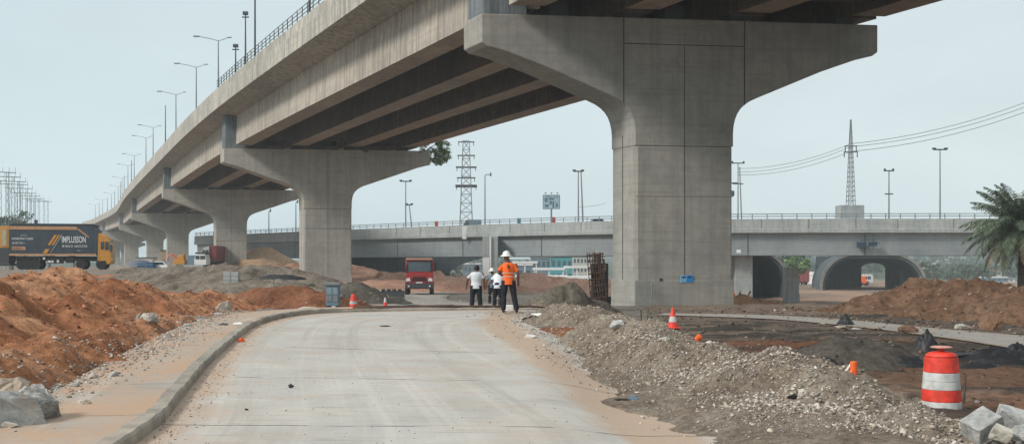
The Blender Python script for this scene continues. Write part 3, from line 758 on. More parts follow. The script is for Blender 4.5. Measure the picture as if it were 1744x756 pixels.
mb = MB(); loft(mb, [(1.36,14.85),(18.9,14.85),(19.8,15.05),(20.6,15.25),(20.6,15.55),(1.36,15.55)], path, U, 0, H); mb.build('deck_slab', M['web'], via)
mb = MB()
loft(mb, [(-1.28,15.1),(-1.0,15.1),(-1.0,17.12),(-1.16,17.12),(-1.18,16.42),(-1.28,16.36)], path, U, 0, H)
ys = np.arange(-30, 560, 9.0)
for yy in ys:                                               # open joints of the parapet panels
    e = epoint(yy); T = epoint(yy+.05)-e; q = e-1.285*U
    mb.add([tuple(q+ZV*(H+15.12)), tuple(q+T+ZV*(H+15.12)), tuple(q+T+ZV*(H+17.1)+U*.1), tuple(q+ZV*(H+17.1)+U*.1)], [(0,1,2,3)], 1)
mb.build('parapet', [M['fascia'], M['joint']], via)
mb = MB(); loft(mb, [(20.3,15.1),(20.6,15.1),(20.6,17.1),(20.4,17.1)], path, U, 0, H); mb.build('parapet', M['fascia'], via)
PIER_Y = [-8, 49, 106, 163.5, 240, 312, 376, 440, 505, 570]
for gi, u0 in enumerate([1.15, 6.6, 12.1, 17.8]):
    for a, b_ in zip(PIER_Y[:-1], PIER_Y[1:]):
        if b_ < 0: continue
        mb = MB(); pa = sec(a+.25, b_-.25, 2.9)
        pa[-1] = epoint(b_-.25)[:2] if pa[-1][1] < b_-1 else pa[-1]
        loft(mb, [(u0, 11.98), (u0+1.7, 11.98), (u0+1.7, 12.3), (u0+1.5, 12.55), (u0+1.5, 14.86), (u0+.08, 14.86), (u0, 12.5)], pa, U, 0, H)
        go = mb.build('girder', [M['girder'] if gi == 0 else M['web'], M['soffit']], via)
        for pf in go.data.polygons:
            if pf.normal.z < -.5: pf.material_index = 1  # downward faces paler: ground bounce put into the colour, against shade-dark webs
# cross beams near each support
for yp in PIER_Y[1:]:
    for dy in (-1.6, 3.4):
        e = epoint(yp+dy)
        for u0, u1 in ((2.9, 6.6), (8.3, 12.1), (13.8, 17.8)):
            mb = MB(); c = e+U*u0
            mb.prism([(0, 12.35), (u1-u0, 12.35), (u1-u0, 14.84), (0, 14.84)], (c[0], c[1], H), U, ZV, (-.17, .36, 0)); mb.build('cross_beam', M['web'], via)
# railing on the near stretch
rail = MB(); yy = -6.0
while yy < 104:
    e = epoint(yy)-U*1.06
    rail.box(e[0]-.03, e[0]+.03, e[1]-.03, e[1]+.03, H+17.1, H+17.95); yy += 1.25
pr = sec(-6, 104, 2.5)
for zz in (17.4, 17.68, 17.95):
    rail.tube([(p_[0]-1.06*U[0], p_[1]-1.06*U[1], H+zz) for p_ in pr], .028, 5)
rail.build('railing', M['dsteel'], via)

def pier(idx, yp, Lc, zb, label):
    e = epoint(yp)
    T = epoint(yp+1)-epoint(yp-1); T /= np.linalg.norm(T)
    t = 2.15; V = T*t
    root = thing('bridge_pier', label, 'bridge pier', (e[0], e[1], zb), 0, 'hammerhead piers of the viaduct')
    o = np.array([0, 0, H-zb]); c = Lc/2; hw = 2.4
    half = [(0, 11.63), (0, 10.3), (.25, 10.12), (1.0, 9.95), (2.9, 9.28), (c-hw-1.25, 7.98), (c-hw-.85, 7.80), (c-hw-.58, 7.62), (c-hw-.37, 7.42), (c-hw-.21, 7.18), (c-hw-.10, 6.90), (c-hw-.03, 6.58), (c-hw, 6.2)]
    poly = half+[(c-hw, 5.6), (c+hw, 5.6)]+[(Lc-a, b_) for a, b_ in half[::-1]]
    mb = MB(); mb.prism(poly, o, U, ZV, V); pm = M['pier'] if idx == 0 else M['pier2']; mb.build('pier_cap', pm, root, bevel=.05)
    mb = MB(); z0 = zb-2.5-H
    ch = .14
    # column plan: parallelogram with small chamfers
    a0 = c-hw; a1 = c+hw
    plan = [(a0+ch, 0), (a1-ch, 0), (a1, ch), (a1, t-ch), (a1-ch, t), (a0+ch, t), (a0, t-ch), (a0, ch)]
    base = np.array([0, 0, 0.])
    mb.prism(plan, (0, 0, z0+H-zb), U, T, (0, 0, 5.585-z0))
    mb.build('column', pm, root)
    # plinth course: the first lift is 2 cm proud
    mb = MB()
    pl = [(a0-.02, -.02), (a1+.02, -.02), (a1+.02, t+.02), (a0-.02, t+.02)]
    zc = 1.15 if idx == 0 else .9
    mb.prism(pl, (0, 0, z0+H-zb), U, T, (0, 0, (zb+zc-H)-z0)); mb.build('plinth', pm, root, bevel=.02)
    # joints: grooves showing as dark lines on the front and the left face
    f = -.004
    class JJ:
        def prism(s_, *a):
            m_ = MB(); m_.prism(*a); m_.build('joint', M['joint'], root)
    mb = JJ()
    def vline(u, za, zb_, w=.035, q=f):
        p = U*u+T*q; mb.prism([(-w/2, za), (w/2, za), (w/2, zb_), (-w/2, zb_)], p+o, U, ZV, T*.01)
    vline(c, zb+zc-H+.02, 11.6 if idx else 10.35)
    if idx == 0:
        vline(c-hw-.55, 7.6, 11.6, .05); vline(c+hw+.55, 7.6, 11.6, .05)
        mb.prism([(c-hw-.5, 10.38), (c+hw+.5, 10.38), (c+hw+.5, 10.42), (c-hw-.5, 10.42)], T*f+o, U, ZV, T*.01)
        mb.prism([(0, 3.2), (2*hw, 3.2), (2*hw, 3.215), (0, 3.215)], U*(c-hw)+T*f+o, U, ZV, T*.01)
    else:
        mb.prism([(.05, 3.6), (2*hw-.05, 3.6), (2*hw-.05, 3.64), (.05, 3.64)], U*(c-hw)+T*f+o, U, ZV, T*.01)
        vline(Lc-2.0, 9.7, 11.6, .03)
    p = U*(c-hw-.004)+T*(t*.52)
    mb.prism([(-.03, zb+zc-H), (.03, zb+zc-H), (.03, 6.2), (-.03, 6.2)], p+o, T, ZV, U*.01)
    # end block on the cap under the deck edge
    mb = MB(); p = o+U*.15+T*.1
    mb.prism([(0, 11.63), (2.0, 11.63), (2.0, 14.95), (0, 14.95)], p, U, ZV, T*1.9); mb.build('end_block', M['block'], root, bevel=.04)
    for u0 in (3.4, 6.95, 9.0, 12.3, 17.6):
        mb = MB(); mb.prism([(0, 11.64), (.9, 11.64), (.9, 12.34), (0, 12.34)], o+U*u0+T*.5, U, ZV, T*1.0); mb.build('bearing', M['dsteel'], root)
    return root
gzp = lambda x, y: float(ground_base(x, y))
pl_lab = ['nearest and tallest looking hammerhead pier, right of the people', 'second hammerhead pier, behind the grey cabinet and orange cone', 'third hammerhead pier, behind the grey spoil heap and a stack of blocks',
          'fourth hammerhead pier, with white truck and barriers at its foot', 'fifth hammerhead pier, hazy, behind the white pickup', 'sixth hammerhead pier, hazy, behind the blue skip', 'seventh hammerhead pier, very hazy, right of the lorry cab', 'eighth hammerhead pier, a pale blue shape beside the lorry cab', 'ninth and farthest hammerhead pier, almost lost in the haze']
PIERS = []
for i, yp in enumerate(PIER_Y[1:]):
    e = epoint(yp); zb = gzp(e[0]+9, yp)
    PIERS.append(pier(i, yp, 19.35 if i == 0 else 20.6, zb, pl_lab[i]))
# bits on the first pier face: blue notice, vent, conduit
e0 = epoint(49); T0 = (epoint(50)-epoint(48)); T0 /= np.linalg.norm(T0)
def on_pier(u, z, w, h, mat, name, dep=.02, m2=None):
    p = e0+U*u-T0*(dep+.02)+ZV*z
    mb = MB(); mb.prism([(0, 0), (w, 0), (w, h), (0, h)], p, U, ZV, T0*dep); return mb.build(name, mat)
s = thing('notice_sign', 'small two part blue notice fixed low on the nearest pier', 'sign', tuple(e0+U*9.45-T0*.045+ZV*1.05))
mb = MB(); mb.prism([(0, 0), (.3, 0), (.3, .33), (0, .33)], (0, 0, 0), U, ZV, T0*.02); mb.build('sign_panel', M['signp'], s)
mb = MB(); mb.prism([(.31, 0), (.62, 0), (.62, .33), (.31, .33)], (0, 0, 0), U, ZV, T0*.02); mb.build('sign_panel', M['sign'], s)
mb = MB(); mb.prism([(.08, .2), (.25, .2), (.25, .28), (.08, .28)], -T0*.004, U, ZV, T0*.004)
for k in range(3): mb.prism([(.37+.07*k, .21), (.42+.07*k, .21), (.42+.07*k, .28), (.37+.07*k, .28)], -T0*.004, U, ZV, T0*.004)
mb.build('sign_print', simple('navy print', (.01, .02, .06), .6), s)
tag(on_pier(8.45, 1.12, .12, .12, M['joint'], 'vent_cover'), 'small square black vent plate low on the nearest pier', 'vent')
mb = MB(); x_, y_, z_ = W(1109, 518, 48.0); mb.tube([(0, 0, -.2), (0.02, 0, .5), (.03, 0, .95)], .035, 6); mb.lathe([(.03, 0), (.06, .03), (.05, .08), (.01, .1)], 8, (.03, 0, .94))
o = mb.build('marker_post', M['steel'], loc=(x_, y_, gzp(x_, y_))); tag(o, 'thin grey post with a pale tip in front of the nearest pier', 'post')
# lamp standards on the left parapet
def make_lamp():
    r = thing('street_lamp', '', 'street lamp', (0, 0, 0), 0, 'twin arm street lamps on the viaduct parapet')
    mb = MB(); mb.tube([(0, 0, -.2), (0, 0, 2.5), (0, 0, 4.9)], [.09, .07, .05], 8); mb.build('pole', M['steel'], r)
    mb = MB(); mb.tube([(0, 0, 4.88), (-.9, 0, 5.12), (-1.9, 0, 5.3)], .035, 6); mb.tube([(0, 0, 4.88), (.5, 0, 5.02), (.95, 0, 5.2)], .035, 6); mb.build('lamp_arm', M['steel'], r)
    mb = MB(); mb.box(-2.45, -1.85, -.12, .12, 5.26, 5.38); mb.build('lamp_head', M['steel'], r, bevel=.03)
    mb = MB(); mb.box(.9, 1.3, -.09, .09, 5.17, 5.26); mb.build('lamp_head', M['steel'], r, bevel=.02)
    return r
lamp0 = make_lamp()
LY = [104,118,137,170,184,214,236,270,300,330,362,392]
ordw = ['nearest', 'second', 'third', 'fourth', 'fifth', 'sixth', 'seventh', 'eighth', 'ninth', 'tenth', 'eleventh', 'farthest']
for i, yy in enumerate(LY):
    l_ = lamp0 if i == 0 else copy_tree(lamp0)
    e = epoint(yy)-U*.9; l_.location = (e[0], e[1], H+17.05)
    l_['label'] = ordw[i]+' grey twin arm lamp along the left edge of the viaduct'
def mast(yy, h, label, top=None, name='mast_pole'):
    e = epoint(yy)-U*.85; r = thing(name, label, 'pole', (e[0], e[1], H+17.05))
    mb = MB(); mb.tube([(0, 0, -.2), (0, 0, h)], [.09, .05], 8); mb.build('pole', M['dsteel'], r)
    if top:
        mb = MB(); mb.box(-.22, .22, -.15, .15, h, h+.28); mb.build('camera_housing', M['dsteel'], r, bevel=.02)
        mb = MB(); mb.box(-.3, .3, -.04, .04, h-.25, h-.15); mb.build('bracket', M['dsteel'], r)
    return r
mast(73, 9, 'tall bare pole at the top edge above the near railing'); mast(88.5, 9.5, 'tall bare pole just right of the camera pole on the viaduct')
mast(92, 4.6, 'pole with a dark camera box on the viaduct railing', True); mast(96, 2.6, 'short pole with floodlights at the end of the railing', True)
mast(151, 5.6, 'plain thin mast between the third and fourth lamps')
for k, (yy, h_) in enumerate([(224, 5), (256, 4.5), (285, 5.2), (318, 5), (345, 4.7), (376, 5)]):
    mast(yy, h_, ordw[k]+' of the thin hazy masts far along the viaduct')
# climbing bush on the second cap, right end
def leaf_cloud(mb, c, r, n, size, m=0, squash=.8, rs=RS):
    for _ in range(n):
        p = rs.normal(size=3); p /= np.linalg.norm(p); p *= r*rs.rand()**.45; p[2] *= squash
        p += c; a = rs.normal(size=3); a /= np.linalg.norm(a); b_ = np.cross(a, rs.normal(size=3)); b_ /= np.linalg.norm(b_)
        s_ = size*(.6+.8*rs.rand())
        mb.add([p-a*s_, p+b_*s_*.5, p+a*s_, p-b_*s_*.5], [(0, 1, 2, 3)], m)
e1 = epoint(106); cend = e1+U*20.0
bs = thing('sapling', 'leafy green sapling growing out at the right end of the second pier cap', 'shrub', (cend[0], cend[1]+1.2, H+11.6))
mb = MB(); mb.tube([(0, 0, 0), (.5, .2, .5), (1.2, .2, .9)], [.09, .06, .03], 6)
mb.tube([(.5, .2, .5), (1.4, 0, .2), (2.1, .2, 0)], [.05, .04, .02], 5); mb.tube([(1.2, .2, .9), (1.9, .1, 1.1), (2.4, 0, .9)], [.03, .02, .01], 5); mb.build('trunk', M['bark'], bs)
mb = MB()
mb2 = MB()
for k in range(9):
    a = k*.7; mb2.tube([(.4+.1*k, .1, .4), (.9+.12*k, .5*math.sin(a), .2+.5*math.cos(a)), (1.1+.17*k, .8*math.sin(a), -.1+.9*math.cos(a))], [.04, .025, .012], 5)
mb2.build('branch', M['bark'], bs)
for k in range(70):
    c = np.array([-.4+2.9*RS.rand(), (RS.rand()-.5)*2.2, -1.2+2.7*RS.rand()])
    if ((c[0]-1.1)/1.75)**2+((c[2]-.1)/1.45)**2 > 1: continue
    leaf_cloud(mb, c, .34, 75, .085)
mb.build('crown', M['leaf'], bs)
# floodlight and scraps on the second cap
mb = MB(); mb.box(-.25, .25, -.2, .2, 0, .45); mb.box(-.1, .35, -.1, .1, .4, .6); o = mb.build('floodlight', M['dsteel'], bevel=.03)
q = e1+U*14.0; o.location = (q[0], q[1]-.1, H+11.45); o.rotation_euler = (.3, .3, .4); tag(o, 'dark floodlight hanging at the top of the second pier cap', 'floodlight')
for k, u in enumerate([4.3, 7.7, 10.0, 11.0, 12.8]):
    q = e1+U*u+T0*.3; mb = MB(); mb.box(-.2, .2, -.1, .1, 0, .14+.1*(k % 3)); o = mb.build('timber_offcut', M['dsteel'], bevel=.02, loc=(q[0], q[1], H+11.63))
    tag(o, ordw[k]+' dark offcut from the left lying on top of the second pier cap', 'offcut', 'offcuts on the pier cap')

# ------------------------------------------------------------------ overpass
OP = [(150,138),(100,139),(59.7,140),(40,140),(22.9,141),(13.2,150),(-6,163),(-25.8,181),(-49.4,206),(-62,219),(-70,226)]
OP = [(150,136),(100,138),(59.7,140),(40,140.5),(24,143),(10,150),(-8,164),(-25.8,181),(-42,198),(-55,212),(-68,226)]
OQ = by_index(OP, 14)
Tg = np.gradient(OQ, axis=0); Tg /= np.hypot(*Tg.T)[:, None]
ON = np.stack([Tg[:, 1], -Tg[:, 0]], 1)
ON = np.where((ON[:, 1] < 0)[:, None], -ON, ON)
ov = thing('overpass', 'pale grey concrete overpass crossing behind the piers with a steel railing', 'overpass', (0, 0, 0))
mb = MB(); loft(mb, [(0,4.2),(.35,4.2),(.35,6.05),(.12,6.05),(.08,4.75),(0,4.7)], OQ, ON, 0, H)
s_ = np.r_[0, np.cumsum(np.hypot(*np.diff(OQ, axis=0).T))]
for k in np.arange(4, s_[-1], 6.3):
    k += (random.random()-.5)*1.5
    p_ = np.array([np.interp(k, s_, OQ[:, j]) for j in (0, 1)]); t_ = np.array([np.interp(k, s_, Tg[:, j]) for j in (0, 1)]); n_ = np.array([t_[1], -t_[0]])
    if n_[1] < 0: n_ = -n_
    a = p_-n_*.012; w = .05
    mb.add([(a[0], a[1], H+4.25), (a[0]+t_[0]*w, a[1]+t_[1]*w, H+4.25), (a[0]+t_[0]*w+n_[0]*.1, a[1]+t_[1]*w+n_[1]*.1, H+6.04), (a[0]+n_[0]*.1, a[1]+n_[1]*.1, H+6.04)], [(0, 1, 2, 3)], 1)
mb.build('parapet', [M['over'], M['joint']], ov)
mb = MB(); loft(mb, [(.8,1.2),(11.5,1.2),(12.2,4.4),(11,4.6),(.4,4.6),(.3,4.22),(.72,4.1)], OQ, ON, 0, H)
for k in np.arange(10, s_[-1], 15.5):
    p_ = np.array([np.interp(k, s_, OQ[:, j]) for j in (0, 1)]); t_ = np.array([np.interp(k, s_, Tg[:, j]) for j in (0, 1)]); n_ = np.array([t_[1], -t_[0]])
    if n_[1] < 0: n_ = -n_
    a = p_+n_*.70; w = .09
    mb.add([(a[0], a[1], H+1.22), (a[0]+t_[0]*w, a[1]+t_[1]*w, H+1.22), (a[0]+t_[0]*w, a[1]+t_[1]*w, H+4.1), (a[0], a[1], H+4.1)], [(0, 1, 2, 3)], 1)
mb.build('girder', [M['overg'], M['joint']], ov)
mb = MB(); loft(mb, [(11.9,4.2),(12.2,4.2),(12.2,6.0),(11.9,6.0)], OQ, ON, 0, H); mb.build('parapet', M['over'], ov)
mb = MB()
for zz in (6.4, 6.72): mb.tube([(p_[0]+n_[0]*.2, p_[1]+n_[1]*.2, H+zz) for p_, n_ in zip(OQ, ON)], .055, 5)
for k in np.arange(1, s_[-1], 1.95):
    p_ = [np.interp(k, s_, OQ[:, j])+.2*np.interp(k, s_, ON[:, j]) for j in (0, 1)]
    mb.box(p_[0]-.05, p_[0]+.05, p_[1]-.05, p_[1]+.05, H+6.0, H+6.72)
mb.build('railing', M['steel'], ov)
def ocol(px, wpx, d, dep=2.6):
    x0 = X(px, d); w = wpx/F*d; zb = gzp(x0, d)-1.5
    mb = MB(); mb.box(x0, x0+w, d, d+dep, zb, H+1.19); mb.build('column', M['over'], ov, bevel=.06)
ocol(1252, 30, 144)
# column with a drain pipe and pilaster left of centre
xx = X(822, 157.5); mb = MB(); mb.box(xx, xx+2.3, 156.6, 160, -5, H+4.15); mb.build('column', M['over'], ov, bevel=.05)
mb = MB(); mb.tube([(xx+1.2, 156.45, -4), (xx+1.2, 156.45, H+4.1)], .13, 8); mb.build('drain_pipe', M['white'], ov)
mb = MB(); mb.box(xx+.02, xx+1.0, 156.52, 156.585, -2, H+1.0); mb.build('painted_panel', M['white'], ov)
xx = X(600, 178); mb = MB(); mb.box(xx-6, xx-3.5, 184, 187, -4, H+1.19); mb.build('column', M['over'], ov)
# small white junction box and dark fittings on the girder
for (px_, py_, w_, h_, mt, lb, nm) in [(1258, 428, .5, .45, 'white', 'white junction box at the bottom edge of the overpass girder', 'junction_box'), (1467, 417, 1.1, .75, 'blue', 'dark blue box hung on the right half of the overpass girder', 'equipment_box')]:
    if mt == 'blue': mt = 'slate'
    x_, y_, z_ = W(px_, py_, 140.6); mb = MB(); mb.box(0, w_, 0, .45, -h_/2, h_/2); o = mb.build(nm, M[mt], bevel=.03, loc=(x_-w_/2, y_-.3, z_)); tag(o, lb, 'box')
r = thing('camera_bracket', 'dark camera assembly on a drop bracket below the overpass parapet', 'camera', W(1487, 415, 140.2))
mb = MB(); mb.box(-.5, .5, -.2, .3, -.3, .25); mb.box(-.9, .9, -.1, .1, .05, .12); mb.build('camera_body', M['slate'], r, bevel=.04)
mb = MB(); mb.tube([(0, 0, -.9), (0, 0, 1.3)], .05, 6); mb.tube([(-1.6, 0, .45), (.2, 0, .5)], .03, 5); mb.build('bracket', M['dsteel'], r)
# vehicles and odds on the overpass deck
def small_car(x, y, z, rz, mat, label, name='car', cat='car', van=False, L=4.2, h=1.5, wd=1.75, group=None):
    r = thing(name, label, cat, (x, y, z), rz, group)
    if van: side = [(-L/2, .3), (-L/2, h), (L/2-.9, h), (L/2-.25, h*.55), (L/2, h*.5), (L/2, .3)]
    else: side = [(-L/2, .35), (-L/2, h*.6), (-L*.36, h*.65), (-L*.24, h), (L*.12, h), (L*.27, h*.66), (L*.46, h*.58), (L/2, h*.45), (L/2, .35)]
    mb = MB(); mb.prism(side, (0, -wd/2, 0), (1, 0, 0), (0, 0, 1), (0, wd, 0)); mb.build('body', mat, r, bevel=.06)
    mb = MB()
    if van: win = [(L*.1, h*.6), (L*.1, h*.9), (L/2-.95, h*.9), (L/2-.45, h*.6)]
    else: win = [(-L*.3, h*.68), (-L*.22, h*.94), (L*.11, h*.94), (L*.22, h*.68)]
    mb.prism(win, (0, -wd/2-.006, 0), (1, 0, 0), (0, 0, 1), (0, wd+.012, 0)); mb.build('window', M['glass'], r)
    for sx in (-L*.32, L*.3):
        for sy in (-wd/2+.1, wd/2-.1):
            mb = MB(); mb.lathe([(.1, -.1), (.33, -.11), (.34, 0), (.33, .11), (.1, .1)], 14, (sx, sy, .34), axis='y'); mb.build('wheel', M['rubber'], r)
    return r
def opt(px):
    a = (OQ[:, 0]/OQ[:, 1]); t = (px-872)/F; i = np.argsort(a)
    yy = np.interp(t, a[i], OQ[i, 1]); return t*yy, yy
x_, y_ = opt(801); small_car(x_, y_+3, H+4.62, PI, M['steelblue'], 'grey blue van driving on the overpass near the pylon', 'van', 'van', True, 3.2, 2.35)
x_, y_ = opt(1022); small_car(x_, y_+3, H+4.62, .1, M['steelblue'], 'dark car on the overpass just left of the nearest pier', L=3.6, h=1.9)
for px_, mt, lb in [(743, 'orange', 'orange warning board on the overpass railing'), (943, 'redorange', 'red board on the overpass below the billboard'), (884, 'teal', 'dark green board on the overpass railing')]:
    x_, y_ = opt(px_); mb = MB(); mb.box(-.28, .28, -.05, .05, 6.0, 6.85); mb.box(-.03, .03, -.03, .03, 5.6, 6.0); o = mb.build('warning_board', M[mt], loc=(x_, y_+.5, H)); tag(o, lb, 'board')
x_, y_ = opt(791); mb = MB(); mb.box(-.35, .35, -.06, 0, 3.9, 5.9); o = mb.build('hanging_notice', M['white'], loc=(x_, y_-.1, H)); tag(o, 'tall narrow white panel on the overpass parapet under the van', 'panel')
# abutment with arch behind the overpass, its shade painted into the wall colour
def arch_poly(w, zt, zb, r, n=10):
    """right-open haunch"""
    pass
ab = thing('abutment_wall', 'dark concrete abutment with an arched haunch under the left half of the overpass', 'abutment', (0, 0, 0))
dA = 196; zt = H+1.6
pts = [(X(560, dA), zt), (X(560, dA), -3), (X(762, dA), -3), (X(766, dA), H-.95)]
for k in range(9):
    a = k/8; px_ = 766+72*math.sin(a*PI/2)**1.0*a**.3; py_ = 462-24*(1-(1-a)**2.2); q = W(px_, py_, dA); pts.append((q[0], q[2]))
pts.append((X(850, dA), zt))
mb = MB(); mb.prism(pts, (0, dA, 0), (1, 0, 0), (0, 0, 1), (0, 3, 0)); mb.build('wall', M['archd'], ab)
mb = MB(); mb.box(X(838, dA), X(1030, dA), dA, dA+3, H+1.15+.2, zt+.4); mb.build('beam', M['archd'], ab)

# arched tunnels
def arch_tunnel(label, xl, xr, y0, dep, zb, ztop, th, rz=0, open_back=True, corner=.5, back=None):
    w = xr-xl; r = thing('arch_tunnel', label, 'arch tunnel', ((xl+xr)/2, y0, zb), rz)
    h = ztop-zb; R = min(w/2*corner*2, h*.85)
    def outline(off):
        p = [(-w/2+off, -1.5)]; rr = R-off*.6
        for k in range(13):
            a = PI-k/12*PI/2; p.append((-w/2+R+math.cos(a)*(R-off) if R < w/2 else math.cos(a)*(w/2-off), h-R+math.sin(a)*(R-off)))
        q = [(-a, b) for a, b in p[::-1]]; return p+q
    po = outline(0); pi = outline(th); n = len(po); vs = []
    for yv in (0, dep):
        vs += [(a, yv, b) for a, b in po]+[(a, yv, b) for a, b in pi]
    fs = []
    for k in range(n-1):
        fs.append((k, k+1, n+k+1, n+k)); fs.append((2*n+k, 3*n+k, 3*n+k+1, 2*n+k+1))
        fs.append((k, 2*n+k, 2*n+k+1, k+1)); fs.append((n+k, n+k+1, 3*n+k+1, 3*n+k))
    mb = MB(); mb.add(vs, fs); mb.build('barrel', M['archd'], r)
    mb = MB()
    po2 = [(a*1.0, b) for a, b in outline(-.25)]; pi2 = outline(th*.35); vs = []
    for yv in (-.5, .8): vs += [(a, yv, b) for a, b in po2]+[(a, yv, b) for a, b in pi2]
    mb.add(vs, fs); mb.build('portal_ring', M['arch'], r)
    if back:
        (wx0, wx1, wh) = back; mb = MB(); yb = dep-.6
        mb.box(-w/2+th, wx0, yb, yb+.5, -1.5, h-.3); mb.box(wx1, w/2-th, yb, yb+.5, -1.5, h-.3)
        cx = (wx0+wx1)/2; hw = (wx1-wx0)/2
        p = [(wx0, wh-1.2)]+[(cx-hw*math.cos(a), wh-1.2+1.2*math.sin(a)) for a in np.linspace(0, PI, 12)]+[(wx1, h-.3), (wx0, h-.3)]
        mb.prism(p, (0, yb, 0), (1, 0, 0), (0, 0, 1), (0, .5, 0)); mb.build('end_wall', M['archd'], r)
    return r
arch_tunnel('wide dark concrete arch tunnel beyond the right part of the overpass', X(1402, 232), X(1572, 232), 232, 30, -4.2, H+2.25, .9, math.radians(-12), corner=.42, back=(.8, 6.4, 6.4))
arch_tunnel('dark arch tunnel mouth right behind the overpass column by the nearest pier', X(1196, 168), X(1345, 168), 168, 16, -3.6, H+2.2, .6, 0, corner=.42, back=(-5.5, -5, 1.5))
# stepped block pillar right of that tunnel
r = thing('block_pillar', 'stepped stack of weathered grey concrete blocks right of the tunnel mouth', 'pillar', (X(1352, 150), 150, gzp(X(1352, 150), 150)))
for k, (w_, z0_, z1_) in enumerate([(2.0, -1, 1.3), (1.8, 1.31, 2.6), (2.0, 2.61, 3.9), (1.6, 3.91, 5.0)]):
    mb = MB(); mb.box(-.8, w_/2-.15, 0, 3, z0_, z1_); mb.build('block', M['over'], r, bevel=.05)
mb = MB(); mb.box(X(1537, 250), X(1556, 250), 250, 252, -5, H-1.9); o = mb.build('bridge_column', M['pier'], bevel=.1); tag(o, 'pale column standing inside the wide arch tunnel', 'column')

# ------------------------------------------------------------------ poles, pylons, billboard, wires
def lattice(px, ytop, ybase, d, wb, wt, label, arms=(), n=14, cat='pylon', th=.07, name='lattice_tower', zb=None):
    x, y, z1 = W(px, ytop, d); z0 = gzp(x, y)-.3 if zb is None else zb
    r = thing(name, label, cat, (x, y, z0)); h = z1-z0
    mb = MB()
    for sx in (-1, 1):
        for sy in (-1, 1): mb.tube([(sx*wb/2, sy*wb/2, 0), (sx*wt/2, sy*wt/2, h)], th, 4)
    def wd(t): return wb+(wt-wb)*t
    for k in range(n):
        a, b_ = k/n, (k+1)/n
        for sy in (-1, 1):
            wa, wb2 = wd(a)/2, wd(b_)/2
            mb.tube([(-wa, sy*wa, a*h), (wb2, sy*wb2, b_*h)], th*.55, 4); mb.tube([(wa, sy*wa, a*h), (-wb2, sy*wb2, b_*h)], th*.55, 4)
            mb.tube([(-wb2, sy*wb2, b_*h), (wb2, sy*wb2, b_*h)], th*.55, 4)
    mb.build('lattice_frame', M['steel'], r)
    for (ya, half, t2) in arms:
        za = W(px, ya, d)[2]-z0
        mb = MB(); mb.box(-half, half, -.09, .09, za-t2, za+t2)
        for sx in (-1, 1):
            mb.tube([(sx*half*.9, 0, za), (sx*half*.9, 0, za-.75)], .07, 5)
        mb.build('crossarm', M['dsteel'], r)
    return r
lattice(794, 240, 372, 205, 3.4, 1.2, 'tall lattice power pylon with five crossarms left of the people', [(242, 1.6, .1), (265, 1.7, .12), (285, 2.0, .16), (303, 1.8, .12), (317, 2.1, .28)], 17)
tw = lattice(1449, 204, 350, 147, 1.0, .12, 'slender tapering lattice mast on a concrete block behind the overpass', [(249, .85, .06), (259, 1.0, .06)], 18, 'mast', .05, zb=W(0, 350, 147)[2])
mb = MB(); mb.box(-1.65, 1.65, -1.2, 1.2, -(W(0, 350, 147)[2]-H-4.6), 0); o = mb.build('plinth_block', M['over'], bevel=.05, loc=(X(1447, 147), 147, W(0, 350, 147)[2])); tag(o, 'square concrete block behind the overpass railing below the slender mast', 'block')
def pole(px, ytop, d, label, kind='T', name='light_pole', lean=0, w=.9, cat='pole'):
    if kind != 'G' and name == 'light_pole': d = opt(px)[1]+7
    x, y, z1 = W(px, ytop, d); z0 = gzp(x, y)-.3 if name != 'light_pole' else H+4.55; h = z1-z0
    r = thing(name, label, cat, (x, y, z0)); mb = MB(); mb.tube([(lean, 0, 0), (0, 0, h)], [.13, .075], 8); mb.build('pole', M['steel'], r)
    mb = MB()
    if kind == 'T':
        mb.box(-w, w, -.1, .1, h-.08, h+.1); mb.box(-w-.15, -w+.3, -.16, .16, h+.02, h+.26); mb.box(w-.3, w+.15, -.16, .16, h+.02, h+.26)
    elif kind == 'L':
        mb.tube([(0, 0, h), (.25, 0, h+.15), (w, 0, h+.1)], .06, 5); mb.box(w-.1, w+.12, -.1, .1, h-.1, h+.45)
    elif kind == 'D':
        m2 = MB(); m2.box(-w*.8, w*.8, -.08, .08, h-3.3, h-3.14); m2.build('crossarm', M['dsteel'], r)
        mb.box(-w, w, -.08, .08, h-.08, h+.08)
        mb.box(-w, -w+.25, -.1, .1, h+.05, h+.3); mb.box(w-.25, w, -.1, .1, h+.05, h+.3)
    mb.build('crossarm', M['dsteel'], r); return r
pole(691, 309, 195, 'grey light pole with a flat T head above the left part of the overpass', 'T')
pole(697, 349, 198, 'short leaning pole right beside the T headed light pole', 'T', lean=.6, w=.5)
pole(826, 299, 185, 'thin pole with a hooked head right of the lattice pylon', 'L')
r = pole(985, 292, 180, 'twin leg pole with a flat head right of the billboard', 'T', w=.7)
mb = MB(); mb.tube([(.75, 0, 0), (.4, 0, W(0, 292, r.location[1])[2]-r.location[2])], [.14, .08], 6); mb.build('pole', M['steel'], r)
pole(1514, 291, 175, 'light pole with two stacked heads between the slender mast and the palm', 'D', w=.7)
pole(1601, 255, 165, 'tall light pole with a wide T head just left of the palm', 'T', w=.9)
pole(458, 360, 215, 'plain thin pole seen between the second and third piers, left one', 'L', w=.3); pole(504, 345, 212, 'plain thin pole close to the left side of the second pier', 'L', w=.3)
r = pole(1257, 278, 165, 'twin utility pole with a hanging transformer right of the nearest pier', 'D', name='utility_pole', w=1.0)
hh = W(0, 278, 165)[2]-r.location[2]
mb = MB(); mb.tube([(1.0, 0, 0), (.25, 0, hh-.6)], [.14, .08], 6); mb.build('pole', M['steel'], r)
